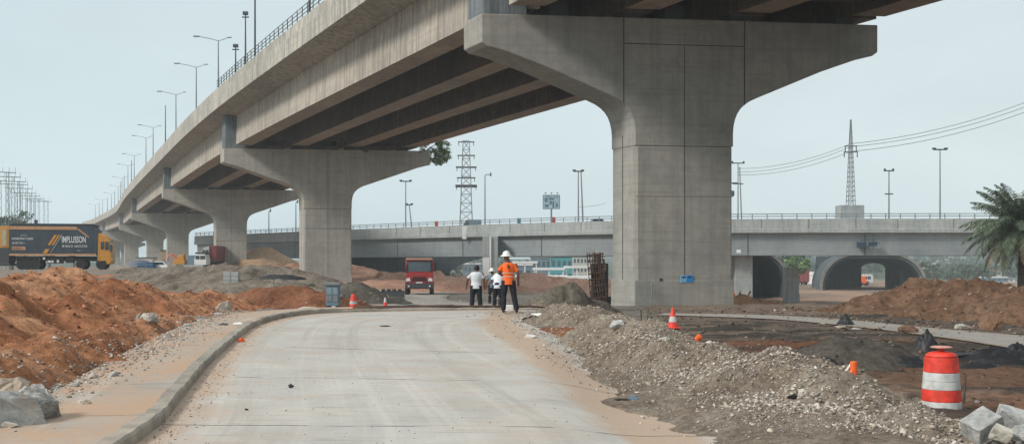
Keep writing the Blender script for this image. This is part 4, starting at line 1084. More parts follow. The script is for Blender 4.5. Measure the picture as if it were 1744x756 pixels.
mb = MB(); mb.box(-1.5, -.1, -.08, .08, hh-3.2, hh-3.0); mb.box(-1.45, -1.3, -.08, .08, hh-3.2, hh-2.2); mb.lathe([(.05, 0), (.32, .1), (.34, .8), (.1, .95)], 10, (-.9, 0, hh-5.2)); mb.lathe([(.05, 0), (.2, .1), (.2, .5), (.1, .55)], 10, (-1.2, 0, hh-5.6)); mb.build('transformer', M['dsteel'], r)
bb = thing('billboard', 'small rectangular billboard on a post above the overpass', 'billboard', W(939, 372, 190))
q = W(0, 356, 190)[2]-bb.location[2]; q1 = W(0, 332, 190)[2]-bb.location[2]
mb = MB(); mb.tube([(0, 0, -8), (0, 0, q)], .16, 8); mb.build('post', M['steel'], bb)
mb = MB(); mb.box(-1.55, 1.55, -.15, .15, q, q1); mb.build('panel', M['steelblue'], bb, bevel=.03)
mb = MB(); mb.box(-1.42, 1.42, -.17, -.155, q+.12, q1-.12); mb.build('poster', simple('pale poster', (.34, .46, .52), .6, var=.3, scale=1.6), bb)
mb = MB()
for (a, b_, c, d_) in [(-1.2, -.7, 1.3, 2.1), (-.5, .55, 1.75, 2.1), (-.35, .1, .9, 1.5), (-1.2, -.5, .4, .9), (.2, .5, .3, 1.5), (.75, 1.2, .35, 1.0)]:
    mb.box(a, b_, -.185, -.172, q+c*.95, q+d_*.95)
mb.build('poster_print', simple('dark teal print', (.08, .16, .20), .6), bb)
mb = MB()
for sx in (-1.1, 0, 1.1): mb.tube([(sx, 0, q1), (sx*.95, -.6, q1+.35)], .035, 5); mb.box(sx*.95-.18, sx*.95+.18, -.72, -.5, q1+.3, q1+.4)
mb.build('lamp_bracket', M['dsteel'], bb)
# wires
def wire(a, b_, sag, label, r=.022, group='power cables over the overpass'):
    a = Vector(a); b_ = Vector(b_); mb = MB(); P = []
    for k in range(15):
        t = k/14; p_ = a.lerp(b_, t); p_.z -= sag*4*t*(1-t); P.append(p_)
    mb.tube(P, r, 5); o = mb.build('power_cable', M['dsteel']); tag(o, label, 'cable', group)
for k, (y0_, y1_, y2_) in enumerate([(170, 245, 287), (178, 250, 293), (187, 258, 298)]):
    L_ = ['upper', 'middle', 'lower'][k]
    wire(W(1449, y1_, 147), W(1800, y0_-17, 150), 1.2, L_+' power cable running right from the slender mast', .035)
    wire(W(1449, y1_, 147), W(1257, y2_, 165), .9, L_+' power cable between the slender mast and the utility pole', .03)
wire(W(985, 352, 181), W(1032, 346, 180), .2, 'short cable from the twin leg pole towards the nearest pier', .025, None)
# power gantries at far left
def gantry(px, ytop, d, w, label, rz=0):
    x, y, z1 = W(px, ytop, d); z0 = gzp(x, y)-.3; h = z1-z0
    r = thing('power_gantry', label, 'gantry', (x, y, z0), rz, 'power line gantries at the far left')
    for sx in (-w/2, w/2):
        mb = MB()
        for q in (-.3, .3): mb.tube([(sx+q, 0, 0), (sx+q*.5, 0, h)], .04, 4)
        for k in range(12):
            s2 = 1 if k % 2 else -1; mb.tube([(sx-s2*.3, 0, h*k/12), (sx+s2*.3, 0, h*(k+1)/12)], .022, 4)
        mb.build('mast', M['steel'], r)
    mb = MB(); mb.box(-w/2-1.2, w/2+1.2, -.06, .06, h*.45-.06, h*.45+.06); mb.build('crossbeam', M['steel'], r)
    mb = MB(); mb.box(-w/2-1.2, w/2+1.2, -.06, .06, h-.16, h-.04)
    for k in range(7): xk = -w/2-1.1+(w+2.2)*k/6; mb.tube([(xk, 0, h), (xk, 0, h+.7)], .03, 4)
    mb.build('crossbeam', M['steel'], r)
for k, (px_, yt, d_, w_) in enumerate([(-6, 292, 160, 3), (8, 300, 175, 2.5), (16, 308, 188, 3), (24, 313, 203, 2.5), (32, 320, 220, 3), (40, 328, 240, 3), (48, 333, 262, 3), (56, 338, 285, 3), (64, 341, 310, 3.5), (70, 343, 340, 4)]):
    gantry(px_, yt, d_, w_, (ordw+['x'])[k]+' power gantry from the left, tall and thin above the yellow truck', .5)

# ------------------------------------------------------------------ trees
def tree(px, d, h, w, label, name='tree', nclump=26, leaf=.22, zb=None, group=None, mat='leafd', nl=60):
    x = X(px, d); z0 = gzp(x, d) if zb is None else zb
    r = thing(name, label, 'tree', (x, d, z0), 0, group)
    mb = MB(); mb.tube([(0, 0, -.3), (.1, 0, h*.35), (0, 0, h*.7)], [h*.035, h*.025, h*.01], 6)
    for k in range(4):
        a = k*1.6; mb.tube([(.1, 0, h*.35), (w*.25*math.cos(a), w*.25*math.sin(a), h*.7)], [h*.015, h*.005], 5)
    mb.build('trunk', M['bark'], r); mb = MB()
    for k in range(nclump):
        a = RS.rand()*6.28; q = RS.rand()**.5; zz = .28+.66*RS.rand(); rr = w/2*math.sqrt(max(.05, 1-((zz-.55)/.5)**2))
        c = np.array([q*rr*math.cos(a), q*rr*math.sin(a), zz*h]); leaf_cloud(mb, c, w*.14*(.7+.7*RS.rand()), nl, leaf)
    mb.build('crown', M[mat], r); return r
tree(20, 215, 12.2, 8, 'hazy green tree behind the yellow truck, wider of the left pair', nclump=34, leaf=.3)
tree(-4, 205, 11.0, 7, 'hazy green tree cut by the left edge above the truck', nclump=26, leaf=.3)
tree(42, 225, 11.0, 5.5, 'low hazy tree right of the left pair above the truck', nclump=20, leaf=.3)
tree(74, 250, 9.6, 3.4, 'small round tree crown peeping over the truck body', nclump=12, leaf=.25)
tree(84, 250, 9.3, 3.0, 'second small tree crown peeping over the truck body', nclump=12, leaf=.25)
tree(126, 250, 9.3, 2.6, 'lone tiny tree crown over the front end of the truck body', nclump=10, leaf=.25)
tree(1356, 260, 9, 7, 'dark green tree between the block pillar and the arch tunnel', nclump=30, leaf=.35, mat='leaf')
tree(1335, 265, 8, 6, 'green tree half hidden by the block pillar', nclump=20, leaf=.35)
tree(778, 300, 5.5, 5, 'small bushy tree under the overpass near the painted column', nclump=18, leaf=.3)
cnt = 0
for (px0, px1, d_, n_) in [(1575, 1760, 520, 16), (1575, 1700, 420, 4), (1420, 1560, 560, 8), (1340, 1420, 560, 6), (1560, 1800, 760, 16), (700, 1030, 620, 14)]:
    for k in range(n_):
        px_ = px0+(px1-px0)*(k+.5*random.random())/n_; dd = d_*(.93+.14*random.random()); x_ = X(px_, dd)
        h_ = (8+5*random.random())*(1.35 if d_ > 700 else .62 if d_ in (520, 420) else 1)
        cnt += 1; band = {520: 'middle', 420: 'nearest', 560: 'small', 760: 'farthest', 620: 'low'}[d_]
        tree(px_, dd, h_, h_*1.15, 'hazy round tree in the '+band+' wood row '+{700: 'seen left of the nearest pier', 1340: 'left of the wide arch tunnel', 1420: 'seen through the wide arch tunnel', 1575: 'right of the arch tunnel', 1560: 'right of the arch tunnel'}[px0], 'hillside_tree', 14, .75, group='hillside trees beyond the overpass, '+band+' row, block %d' % px0, nl=26)
# palm
def palm(px, d, zc, R, label):
    x = X(px, d); z0 = gzp(x, d)-.2; h = zc-z0
    r = thing('palm_tree', label, 'palm tree', (x, d, z0))
    mb = MB(); P = []; Rr = []
    for k in range(22):
        t = k/21; P.append((.12*math.sin(t*2), 0, h*t)); Rr.append(.40-.06*t+(.035 if k % 2 else 0))
    mb.tube(P, Rr, 12); mb.build('trunk', M['bark'], r)
    mb = MB()
    for k in range(60):
        a = k*2.4; zz = h-.9+.9*(k/60); mb.tube([(.3*math.cos(a), .3*math.sin(a), zz), (.55*math.cos(a), .55*math.sin(a), zz+.35)], [.07, .03], 5)
    mb.build('leaf_bases', M['bark'], r)
    nf = 84
    for k in range(nf):
        az = k*2.39996+RS.rand()*.3; t0 = k/nf; el = math.radians(88-125*t0**.95+RS.normal()*5)
        L = R*(1.05+.15*RS.rand())*(.82+.2*math.sin(t0*PI)); dry = t0 > .84
        dirh = np.array([math.cos(az), math.sin(az), 0]); p_ = np.array([0, 0, h]); e = el; pts = [p_.copy()]; N = 16
        for s_i in range(N):
            e -= (.036+.05*(s_i/N))*(1.0 if el > .6 else 1.2)
            e = max(e, -1.45); p_ = p_+(dirh*math.cos(e)+ZV*math.sin(e))*L/N; pts.append(p_.copy())
        mb = MB(); mb.tube([tuple(q) for q in pts], [.045*(1-.8*i/N) for i in range(N+1)], 5)
        side = np.cross(dirh, ZV)
        for i in range(2*N):
            q = i/2/N; 
            if q < .12: continue
            i0 = int(q*N); f = q*N-i0; c = pts[i0]*(1-f)+pts[min(i0+1, N)]*f; tdir = pts[min(i0+1, N)]-pts[i0]; tdir /= np.linalg.norm(tdir)
            ll = L*.17*math.sin(PI*min(1, .15+q*.85))**.6*(.85+.3*RS.rand())
            for sg in (-1, 1):
                for rep in (0, 1):
                    dv = side*sg*(.75-.3*rep)+tdir*.55-ZV*(.18+.35*rep)+RS.normal(size=3)*.07; dv /= np.linalg.norm(dv)
                    wv = tdir*.034*R/3
                    mb.add([c-wv, c+dv*ll*.5+ZV*0-wv, c+dv*ll-ZV*ll*.15, c+dv*ll*.5+wv], [(0, 1, 2, 3)])
        mb.build('frond', M['palmdry'] if dry else M['palm'], r)
palm(1741, 78, W(0, 388, 78)[2], 4.1, 'feathery date palm with drooping fronds at the right edge')

# ------------------------------------------------------------------ distant buildings
def building(px0, px1, ytop, d, dep, wall, roofm, label, floors=2, cols=5, name='building', pitched=False, group=None, base=None):
    x0, x1 = X(px0, d), X(px1, d); z1 = W(0, ytop, d)[2]; z0 = min(gzp(x0, d), gzp(x1, d))-1; w = x1-x0; h = z1-z0
    r = thing(name, label, 'building', ((x0+x1)/2, d, z0), 0, group)
    mb = MB(); mb.box(-w/2, w/2, 0, dep, 0, h); mb.build('wall', wall, r)
    mb = MB()
    if pitched: mb.prism([(-w/2-.3, h), (w/2+.3, h), (w*.3, h+w*.12), (-w*.3, h+w*.12)], (0, -.3, 0), (1, 0, 0), (0, 0, 1), (0, dep+.6, 0))
    else: mb.box(-w/2-.25, w/2+.25, -.25, dep+.25, h+.003, h+.45)
    mb.build('roof', roofm, r)
    hb = h-1
    for f in range(floors):
        for c in range(cols):
            wz = 1+hb*(f+.3)/floors; ww = w/cols; mb = MB(); xa = -w/2+ww*(c+.2)
            mb.box(xa, xa+ww*.6, -.04, 0-.003, wz, wz+hb/floors*.45); mb.build('window', M['window'], r)
    return r
building(1598, 1622, 437, 800, 14, M['cream'], M['cream'], 'pale high block of flats on the right hillside, left of its wider neighbour', 4, 4)
building(1624, 1668, 441, 810, 14, M['steelblue'], M['cream'], 'wide blue grey block of flats on the right hillside', 4, 7)
building(1566, 1590, 458, 560, 10, M['cream'], M['white'], 'low white house nearest the arch tunnel', 1, 3, 'house', True)
building(1596, 1632, 462, 540, 10, M['cream'], M['roof'], 'cream house with a red roof in front of the blocks of flats', 2, 4, 'house', True)
building(1636, 1662, 464, 520, 9, M['roof'], M['cream'], 'brick red house left of the palm fronds', 2, 3, 'house')
building(1680, 1706, 462, 500, 9, M['cream'], M['roof'], 'tall narrow cream house behind the palm', 2, 3, 'house')
building(1672, 1716, 473, 470, 9, M['steelblue'], M['white'], 'low blue shed with a white roof under the palm fronds', 1, 5, 'shed')
building(1718, 1744, 475, 470, 9, M['white'], M['steel'], 'white hut right of the blue shed by the palm trunk', 1, 3, 'shed')
building(1362, 1388, 437, 700, 14, M['steelblue'], M['cream'], 'hazy blue block beyond the red container', 3, 4)
building(1384, 1412, 468, 330, 10, M['white'], M['white'], 'white depot hall with dark windows right of the red container', 1, 4, 'depot_hall', True)
building(938, 975, 438, 360, 14, M['teal'], M['steel'], 'bright teal clad hall beyond the earth bank', 2, 4, 'hall')
building(905, 938, 440, 370, 14, M['steelblue'], M['steel'], 'grey clad hall left of the teal hall', 2, 4, 'hall')
building(976, 1012, 437, 380, 14, M['cream'], M['steel'], 'pale lattice fronted hall right of the teal hall', 3, 6, 'hall')
building(878, 906, 452, 300, 9, M['steelblue'], M['white'], 'low teal glass kiosk with white flat roof behind the worker in orange', 1, 2, 'kiosk')
building(790, 818, 450, 380, 9, M['steelblue'], M['white'], 'low hazy hall between the painted column and the arched abutment', 2, 4, 'hall')
def canopy(px0, px1, yt, d, label):
    x0, x1 = X(px0, d), X(px1, d); z1 = W(0, yt, d)[2]; z0 = gzp((x0+x1)/2, d)-.3; w = x1-x0; h = z1-z0
    r = thing('canopy', label, 'canopy', ((x0+x1)/2, d, z0)); mb = MB(); mb.box(-w/2, w/2, 0, 6, h-.6, h); mb.build('canopy_roof', M['white'], r, bevel=.08)
    for sx in (-w/2+.4, 0, w/2-.4):
        mb = MB(); mb.box(sx-.15, sx+.15, .3, .6, 0, h-.6); mb.build('post', M['white'], r)
canopy(872, 916, 445, 285, 'white flat canopy just right of the worker in orange'); canopy(908, 962, 456, 265, 'long white canopy below the teal hall'); canopy(962, 1004, 453, 270, 'white canopy left of the rusty formwork stack')
canopy(1384, 1420, 463, 310, 'white peaked canopy beside the red container'); 
def bus(px, d, rz, label, L=10.5, h=3.0, z=None, mat='white'):
    x = X(px, d); z0 = gzp(x, d) if z is None else z; r = thing('bus', label, 'bus', (x, d, z0), rz)
    mb = MB(); mb.prism([(-L/2, .4), (-L/2, h-.25), (-L/2+.3, h), (L/2-.4, h), (L/2, h-.5), (L/2, .4)], (0, -1.25, 0), (1, 0, 0), (0, 0, 1), (0, 2.5, 0)); mb.build('body', M[mat], r, bevel=.1)
    mb = MB()
    for k in range(7): xa = -L/2+.5+k*(L-1.2)/7; mb.box(xa, xa+(L-1.2)/7-.18, -1.27, 1.27, h*.48, h*.8)
    mb.build('window', M['window'], r)
    for sx in (-L*.3, L*.33):
        for sy in (-1.1, 1.1): mb = MB(); mb.lathe([(.1, -.15), (.48, -.15), (.48, .15), (.1, .15)], 14, (sx, sy, .48), axis='y'); mb.build('wheel', M['rubber'], r)
    return r
zb_ = W(0, 488, 330)[2]
bus(1458, 330, .25, 'large white coach seen through the wide arch tunnel'); bus(1424, 318, .1, 'white coach left of the arch tunnel opening', 10)
bus(1400, 345, .2, 'white coach partly hidden behind the depot hall', 9)
bus(936, 250, 0, 'white coach below the long canopy near the teal hall', 9); bus(984, 240, 0, 'white coach left of the rusty formwork stack', 8); bus(902, 255, 0, 'white coach right behind the worker in orange', 7)
for k in range(6):
    px_ = [868, 880, 918, 955, 970, 1000][k]; x_ = X(px_, 228+2*k)
    small_car(x_, 228+2*k, gzp(x_, 228+2*k), random.random()*.4, [M['white'], M['white'], M['steelblue'], M['white'], M['blue'], M['white']][k], ordw[k]+' parked car from the left in the depot beyond the earth bank', 'parked_car', group='cars parked in the depot')
# red container
x_ = X(1369, 300); r = thing('shipping_container', 'faded red container on the far side of the valley left of the white coaches', 'container', (x_, 300, gzp(x_, 300)))
mb = MB(); mb.box(-1.5, 1.5, 0, 8, .9, 4.4); mb.build('box', simple('faded red paint', (.33, .06, .06), .7), r, bevel=.05)
mb = MB(); [mb.box(-1.5+.3*k, -1.42+.3*k, -.04, 0, 1.0, 4.3) for k in range(11)]; mb.build('door_ribs', M['maroon'], r)
mb = MB(); mb.box(-1.4, 1.4, .2, 7.8, .6, .88); [mb.lathe([(.1, -.2), (.5, -.2), (.5, .2), (.1, .2)], 12, (sx, yy, .5), axis='x') for sx in (-1.1, 1.1) for yy in (1.5, 3, 6)]; mb.build('chassis', M['rubber'], r)
for px_, lb in [(1436, 'small orange machine in front of the white coaches'), (1470, 'orange red machine right of the large white coach')]:
    x_ = X(px_, 290); r = thing('loader', lb, 'machine', (x_, 290, gzp(x_, 290))); mb = MB(); mb.box(-1.2, 1.2, -.7, .7, .5, 1.4); mb.box(-.5, .6, -.6, .6, 1.4, 2.6); mb.build('body', M['orange'], r, bevel=.1)
    for sx in (-.75, .75):
        for sy in (-.7, .7): mb = MB(); mb.lathe([(.1, -.15), (.5, -.15), (.5, .15), (.1, .15)], 12, (sx, sy, .5), axis='y'); mb.build('wheel', M['rubber'], r)

# ------------------------------------------------------------------ text helper
def text_mesh(s, size, mat, parent, loc, rot, name='lettering', sx=1.0, bold=.0):
    cu = bpy.data.curves.new('t', 'FONT'); cu.body = s; cu.size = size; cu.extrude = .004; cu.offset = bold
    o = bpy.data.objects.new('t', cu); COL.objects.link(o)
    dg = bpy.context.evaluated_depsgraph_get(); me = bpy.data.meshes.new_from_object(o.evaluated_get(dg)); bpy.data.objects.remove(o)
    for v in me.vertices: v.co.x *= sx
    me.materials.clear(); me.materials.append(mat)
    q = bpy.data.objects.new(name, me); COL.objects.link(q); q.parent = parent; q.location = loc; q.rotation_euler = rot; return q
# ------------------------------------------------------------------ yellow and dark lorry
xt = X(96, 94); zt_ = gzp(xt, 94)-.03
zt_ = W(0, 459, 94)[2]
YT = thing('lorry', 'long dark slate lorry with yellow cab and trim behind the red bank', 'lorry', (xt, 94, zt_), math.radians(13))
YT.scale = (.88, 1, 1)
mb = MB(); mb.box(-4.1, 3.75, -1.25, 1.25, 1.25, 3.85); mb.prism([(3.75, 1.25), (4.05, 1.4), (4.15, 3.5), (3.75, 3.85)], (0, -1.25, 0), (1, 0, 0), (0, 0, 1), (0, 2.5, 0)); mb.build('cargo_body', M['navy'], YT, bevel=.04)
mb = MB(); mb.box(-4.1, 2.2, -1.29, -1.255, 3.5, 3.78); mb.box(-4.1, 4.0, -1.29, -1.255, 1.22, 1.40)
mb.prism([(2.2, 3.55), (2.35, 3.62), (3.35, 2.9), (3.3, 2.8)], (0, -1.29, 0), (1, 0, 0), (0, 0, 1), (0, .03, 0)); mb.build('trim_rail', M['peach'], YT)
mb = MB(); mb.box(-4.15, 3.9, -1.2, 1.2, 3.86, 3.97); mb.tube([(-3.9, -1.2, 4.0), (3.8, -1.2, 4.0)], .05, 6); mb.box(-2.0, -1.75, -.3, 0, 3.97, 4.4); mb.build('roof_rail', M['dsteel'], YT)
mb = MB(); mb.box(-4.95, -4.12, -1.2, 1.2, 1.9, 3.8); mb.build('tail_frame', M['yellow'], YT, bevel=.06)
mb = MB(); mb.box(-4.75, -4.35, -1.24, -1.205, 2.1, 3.5); mb.build('tail_panel', simple('pale tail panel', (.45, .40, .26), .6), YT)
mb = MB(); mb.box(-5.2, -4.1, -1.2, 1.2, .55, 1.88); mb.box(-5.3, -4.0, -1.22, 1.22, .35, .54); mb.build('tail_lift', M['dsteel'], YT, bevel=.05)
mb = MB(); mb.box(-4.2, 4.6, -1.0, 1.0, .75, 1.2); mb.box(-.6, .9, -1.22, -.9, .55, 1.1); mb.box(1.1, 1.9, -1.22, -.9, .6, 1.15); mb.build('chassis', M['rubber'], YT, bevel=.03)
mb = MB(); mb.box(-1.0, -.78, -1.255, -1.225, .9, 1.08); mb.box(-.55, -.25, -1.255, -1.225, .62, .8); mb.box(-.2, .0, -1.255, -1.225, .62, .8); mb.box(.3, .5, -1.255, -1.225, .62, .85); mb.build('side_marker', M['white'], YT)
mb = MB(); mb.prism([(-3.55, .8), (-3.4, 1.1), (-1.35, 1.1), (-1.2, .8), (-1.3, .78), (-1.45, 1.02), (-3.3, 1.02), (-3.45, .78)], (0, -1.22, 0), (1, 0, 0), (0, 0, 1), (0, .4, 0)); mb.build('mudguard', M['dsteel'], YT)
# cab, nose slopes forward
cab = [(4.1, .75), (4.1, 3.2), (4.35, 3.25), (4.9, 2.95), (5.25, 2.7), (5.35, 2.2), (5.42, 1.3), (5.4, .55), (5.0, .45), (4.9, .75)]
mb = MB(); mb.prism(cab, (0, -1.2, 0), (1, 0, 0), (0, 0, 1), (0, 2.4, 0)); cb = mb.build('cab', M['yellow'], YT, bevel=.07)
mb = MB(); mb.prism([(4.42, 1.75), (4.42, 2.45), (4.75, 2.5), (4.75, 1.85)], (0, -1.225, 0), (1, 0, 0), (0, 0, 1), (0, .03, 0)); mb.prism([(4.85, 1.7), (4.85, 2.5), (5.18, 2.45), (5.22, 1.8)], (0, -1.225, 0), (1, 0, 0), (0, 0, 1), (0, .03, 0)); mb.build('side_window', M['glass'], YT)
mb = MB(); mb.prism([(5.26, 2.62), (5.34, 1.75), (5.37, 1.75), (5.29, 2.64)], (0, -1.05, 0), (1, 0, 0), (0, 0, 1), (0, 2.1, 0)); mb.build('windscreen', M['glass'], YT)
mb = MB(); mb.box(5.3, 5.55, -1.45, -1.25, 1.6, 2.2); mb.build('mirror', M['dsteel'], YT, bevel=.03)
mb = MB(); mb.box(5.36, 5.46, -1.1, -.7, .8, 1.05); mb.build('headlight', M['white'], YT)
mb = MB(); mb.box(5.36, 5.46, .7, 1.1, .8, 1.05); mb.build('headlight', M['white'], YT)
for sx in (-3.0, -2.35, -1.7, 2.55, 4.45):
    for sy in (-1.02, 1.02):
        w_ = MB(); w_.lathe([(.2, -.16), (.48, -.17), (.5, -.08), (.5, .08), (.48, .17), (.2, .16)], 22, (sx, sy, .5), axis='y'); wh = w_.build('wheel', M['rubber'], YT, smooth=False)
        w_ = MB(); w_.lathe([(.05, -.19*np.sign(-sy)*-1), (.28, -.175*np.sign(-sy)*-1)], 16, (sx, sy, .5), axis='y'); w_.build('rim', M['steel'], wh)
text_mesh('IMPLUSSON', .78, M['white'], YT, (.75, -1.275, 2.38), (PI/2, 0, 0), 'lettering', .56, .012)
text_mesh('M. MACH  MACCTOR', .26, M['refl'], YT, (.8, -1.275, 1.98), (PI/2, 0, 0), 'lettering', .95, .008)
text_mesh('ECN', .16, M['refl'], YT, (2.2, -1.275, 1.62), (PI/2, 0, 0))
text_mesh('ROGERR BAXT LOGERS', .25, M['refl'], YT, (-3.85, -1.275, 2.62), (PI/2, 0, 0), 'lettering', .75, .008)
text_mesh('BX MOTTED ---', .22, M['refl'], YT, (-3.8, -1.275, 2.25), (PI/2, 0, 0), 'lettering', .8, .006)
mb = MB(); mb.box(-3.85, -2.6, -1.272, -1.258, 1.72, 2.02); mb.build('orange_band', M['peach'], YT)
text_mesh('PUEEFSCT', .24, M['roof'], YT, (-3.8, -1.285, 1.79), (PI/2, 0, 0), 'lettering', .8, .01)
mb = MB(); P = [(-2.75+.3*math.cos(a), -1.275, 2.86+.16*math.sin(a)) for a in np.linspace(.3, PI, 9)]; mb.tube(P, .025, 5); mb.build('emblem', M['refl'], YT)
mb = MB()
for (a, b_, m_) in [(-.55, -.3, 0), (-.18, .0, 0)]:
    mb.prism([(a, 2.15), (b_, 2.15), (b_+.62, 3.05), (a+.62, 3.05)], (0, -1.285, 0), (1, 0, 0), (0, 0, 1), (0, .02, 0))
mb.prism([(-1.02, 1.45), (-.62, 1.45), (-.36, 1.82), (-.74, 1.82)], (0, -1.285, 0), (1, 0, 0), (0, 0, 1), (0, .02, 0)); mb.build('stripe', M['yellow'], YT)
mb = MB(); mb.prism([(.12, 2.1), (.17, 2.1), (.80, 3.05), (.74, 3.05)], (0, -1.285, 0), (1, 0, 0), (0, 0, 1), (0, .02, 0)); mb.prism([(-.3, 1.5), (-.27, 1.5), (.17, 2.1), (.12, 2.1)], (0, -1.285, 0), (1, 0, 0), (0, 0, 1), (0, .02, 0)); mb.build('stripe', M['refl'], YT)

# ------------------------------------------------------------------ red truck, front on
xr = X(714, 86); RT = thing('red_truck', 'red lorry facing the camera with a pale roof and dark windscreen', 'lorry', (xr, 86, gzp(xr, 86)+.02), math.radians(4))
mb = MB(); front = [(-1.13, .95), (-1.13, 2.55), (-1.05, 2.75), (1.05, 2.75), (1.13, 2.55), (1.13, .95)]
mb.prism([(0, .95), (0, 1.7), (.12, 1.95), (.3, 2.82), (1.9, 2.82), (1.9, .95)], (-1.13, 0, 0), (0, 1, 0), (0, 0, 1), (2.26, 0, 0)); mb.build('cab', M['redp'], RT, bevel=.09)
mb = MB(); mb.box(-1.1, 1.1, .1, 1.9, 2.84, 3.02); mb.build('roof_visor', simple('weathered pale red paint', (.50, .26, .20), .6), RT, bevel=.08)
mb = MB(); mb.prism([(.10, 1.92), (.275, 2.74), (.30, 2.74), (.13, 1.92)], (-.93, -.035, 0), (0, 1, 0), (0, 0, 1), (1.86, 0, 0)); mb.build('windscreen', simple('grey glass', (.07, .10, .12), .12), RT)
mb = MB()
for q in (-.9, -.35, .35, .9): mb.tube([(q*.9, .0, 1.95), (q*.6, .12, 2.3)], .012, 4)
for (a, b_) in ((-.97, -.93), (.93, .97)): mb.prism([(.06, 1.88), (.25, 2.78), (.30, 2.78), (.12, 1.88)], (a, -.04, 0), (0, 1, 0), (0, 0, 1), (b_-a, 0, 0))
mb.build('windscreen_trim', M['rubber'], RT)
mb = MB(); mb.prism([(-.62, 1.15), (-.5, 1.5), (.5, 1.5), (.62, 1.15)], (0, -.03, 0), (1, 0, 0), (0, 0, 1), (0, .028, 0)); mb.build('grille', M['rubber'], RT)
mb = MB(); [mb.box(-.58, .58, -.05, -.032, 1.2+.08*k, 1.225+.08*k) for k in range(4)]; mb.build('grille_bar', M['maroon'], RT)
for sx in (-1, 1):
    mb = MB(); mb.prism([(sx*1.08, 1.12), (sx*1.05, 1.36), (sx*.78, 1.42), (sx*.7, 1.15)], (0, -.05, 0), (1, 0, 0), (0, 0, 1), (0, .045, 0)); mb.build('headlight', M['white'], RT)
    mb = MB(); mb.box(sx*1.28-.1, sx*1.28+.1, -.05, .1, 1.95, 2.6); mb.tube([(sx*1.1, .2, 2.6), (sx*1.28, 0, 2.62)], .025, 5); mb.build('mirror', M['rubber'], RT, bevel=.03)
    mb = MB(); mb.box(sx*.85-.06, sx*.85+.06, -.14, -.12, .68, .8); mb.build('fog_lamp', M['white'], RT)
    w_ = MB(); w_.lathe([(.2, -.16), (.48, -.17), (.52, -.08), (.52, .08), (.48, .17), (.2, .16)], 20, (sx*1.0, .9, .52), axis='x'); w_.build('wheel', M['rubber'], RT)
    w_ = MB(); w_.lathe([(.2, -.16), (.48, -.17), (.52, -.08), (.52, .08), (.48, .17), (.2, .16)], 20, (sx*1.0, 4.6, .52), axis='x'); w_.build('wheel', M['rubber'], RT)
mb = MB(); mb.box(-1.12, 1.12, -.12, .3, .55, .94); mb.build('bumper', M['dsteel'], RT, bevel=.05)
mb = MB(); mb.box(-1.15, 1.15, -.08, .5, .945, 1.1); mb.build('lower_panel', M['maroon'], RT, bevel=.03)
mb = MB(); mb.box(-.26, .26, -.14, -.125, .98, 1.08); mb.build('number_plate', M['white'], RT)
mb = MB(); mb.box(-.9, .9, .4, 5.5, .5, .92); mb.box(-1.1, 1.1, 2.1, 5.6, .95, 2.5); mb.build('tipper_body', M['redp'], RT, bevel=.05)

# ------------------------------------------------------------------ vehicles and barriers around the far piers
def put(px, d): x = X(px, d); return (x, d, gzp(x, d))
SK = thing('skip', 'blue steel skip container right of the lorry cab', 'skip', (X(247, 148), 148, W(0, 464, 148)[2]))
mb = MB(); mb.box(-1.1, .05, 0, 2, 0, 1.35); mb.box(.2, 1.1, 0, 2, 0, 1.45); mb.build('tub', M['blue'], SK, bevel=.05)
mb = MB(); mb.box(.06, .18, -.05, 1.9, 0, 1.3); mb.box(-1.15, 1.15, -.08, -.02, 1.0, 1.1); mb.build('rib', M['steelblue'], SK)
r = thing('covered_pile', 'domed grey tarpaulin covered pile behind the blue skip', 'covered pile', (X(238, 153), 153, W(0, 462, 153)[2]-.4))
mb = MB(); mb.lathe([(2.6, 0), (2.4, .8), (1.8, 1.5), (1.0, 1.95), (.1, 2.1)], 18); mb.build('tarpaulin', simple('grey tarpaulin', (.11, .12, .15), .7), r, smooth=True)
PK = small_car(X(274, 150), 150, W(0, 463, 150)[2], PI-.2, M['white'], 'white pickup parked right of the blue skip', 'pickup', 'pickup', L=3.6, h=1.5)
r = thing('white_truck', 'white small lorry with a grey blue box behind the barrier wall', 'lorry', (X(341, 158), 158, W(0, 458, 158)[2]), -.1)
mb = MB(); mb.prism([(-.95, .6), (-.95, 1.4), (-.75, 2.2), (.75, 2.2), (.95, 1.4), (.95, .6)], (0, 0, 0), (1, 0, 0), (0, 0, 1), (0, 1.6, 0)); mb.build('cab', M['white'], r, bevel=.08)
mb = MB(); mb.box(-.75, -.1, -.03, 0, 1.45, 2.0); mb.box(0, .75, -.03, 0, 1.45, 2.0); mb.build('windscreen', M['glass'], r)
mb = MB(); mb.box(-2.0, -1.0, .1, 2.5, .5, 2.05); mb.build('box_body', M['steelblue'], r, bevel=.04)
mb = MB(); mb.box(-.8, .8, 0, 1.6, 2.25, 2.5); mb.build('roof_load', M['dsteel'], r, bevel=.04)
for sx in (-.8, .8): mb = MB(); mb.lathe([(.1, -.12), (.4, -.12), (.4, .12), (.1, .12)], 12, (sx, .6, .4), axis='x'); mb.build('wheel', M['rubber'], r)
r = thing('red_lorry', 'tall dark red lorry with a pale cab left of the third pier', 'lorry', (X(356, 160), 160, W(0, 456, 160)[2]), 0)
mb = MB(); mb.box(.1, 1.15, 0, 5, 1.0, 3.35); mb.build('cargo_body', M['maroon'], r, bevel=.05)
mb = MB(); mb.prism([(-1.05, 1.1), (-1.05, 2.6), (-.7, 3.1), (.08, 3.25), (.08, 1.1)], (0, -.2, 0), (1, 0, 0), (0, 0, 1), (0, 2, 0)); mb.build('cab', M['cream'], r, bevel=.06)
mb = MB(); mb.box(-.95, -.55, -.23, -.205, 1.9, 2.7); mb.box(-.45, -.05, -.23, -.205, 1.9, 2.7); mb.build('side_window', M['glass'], r)
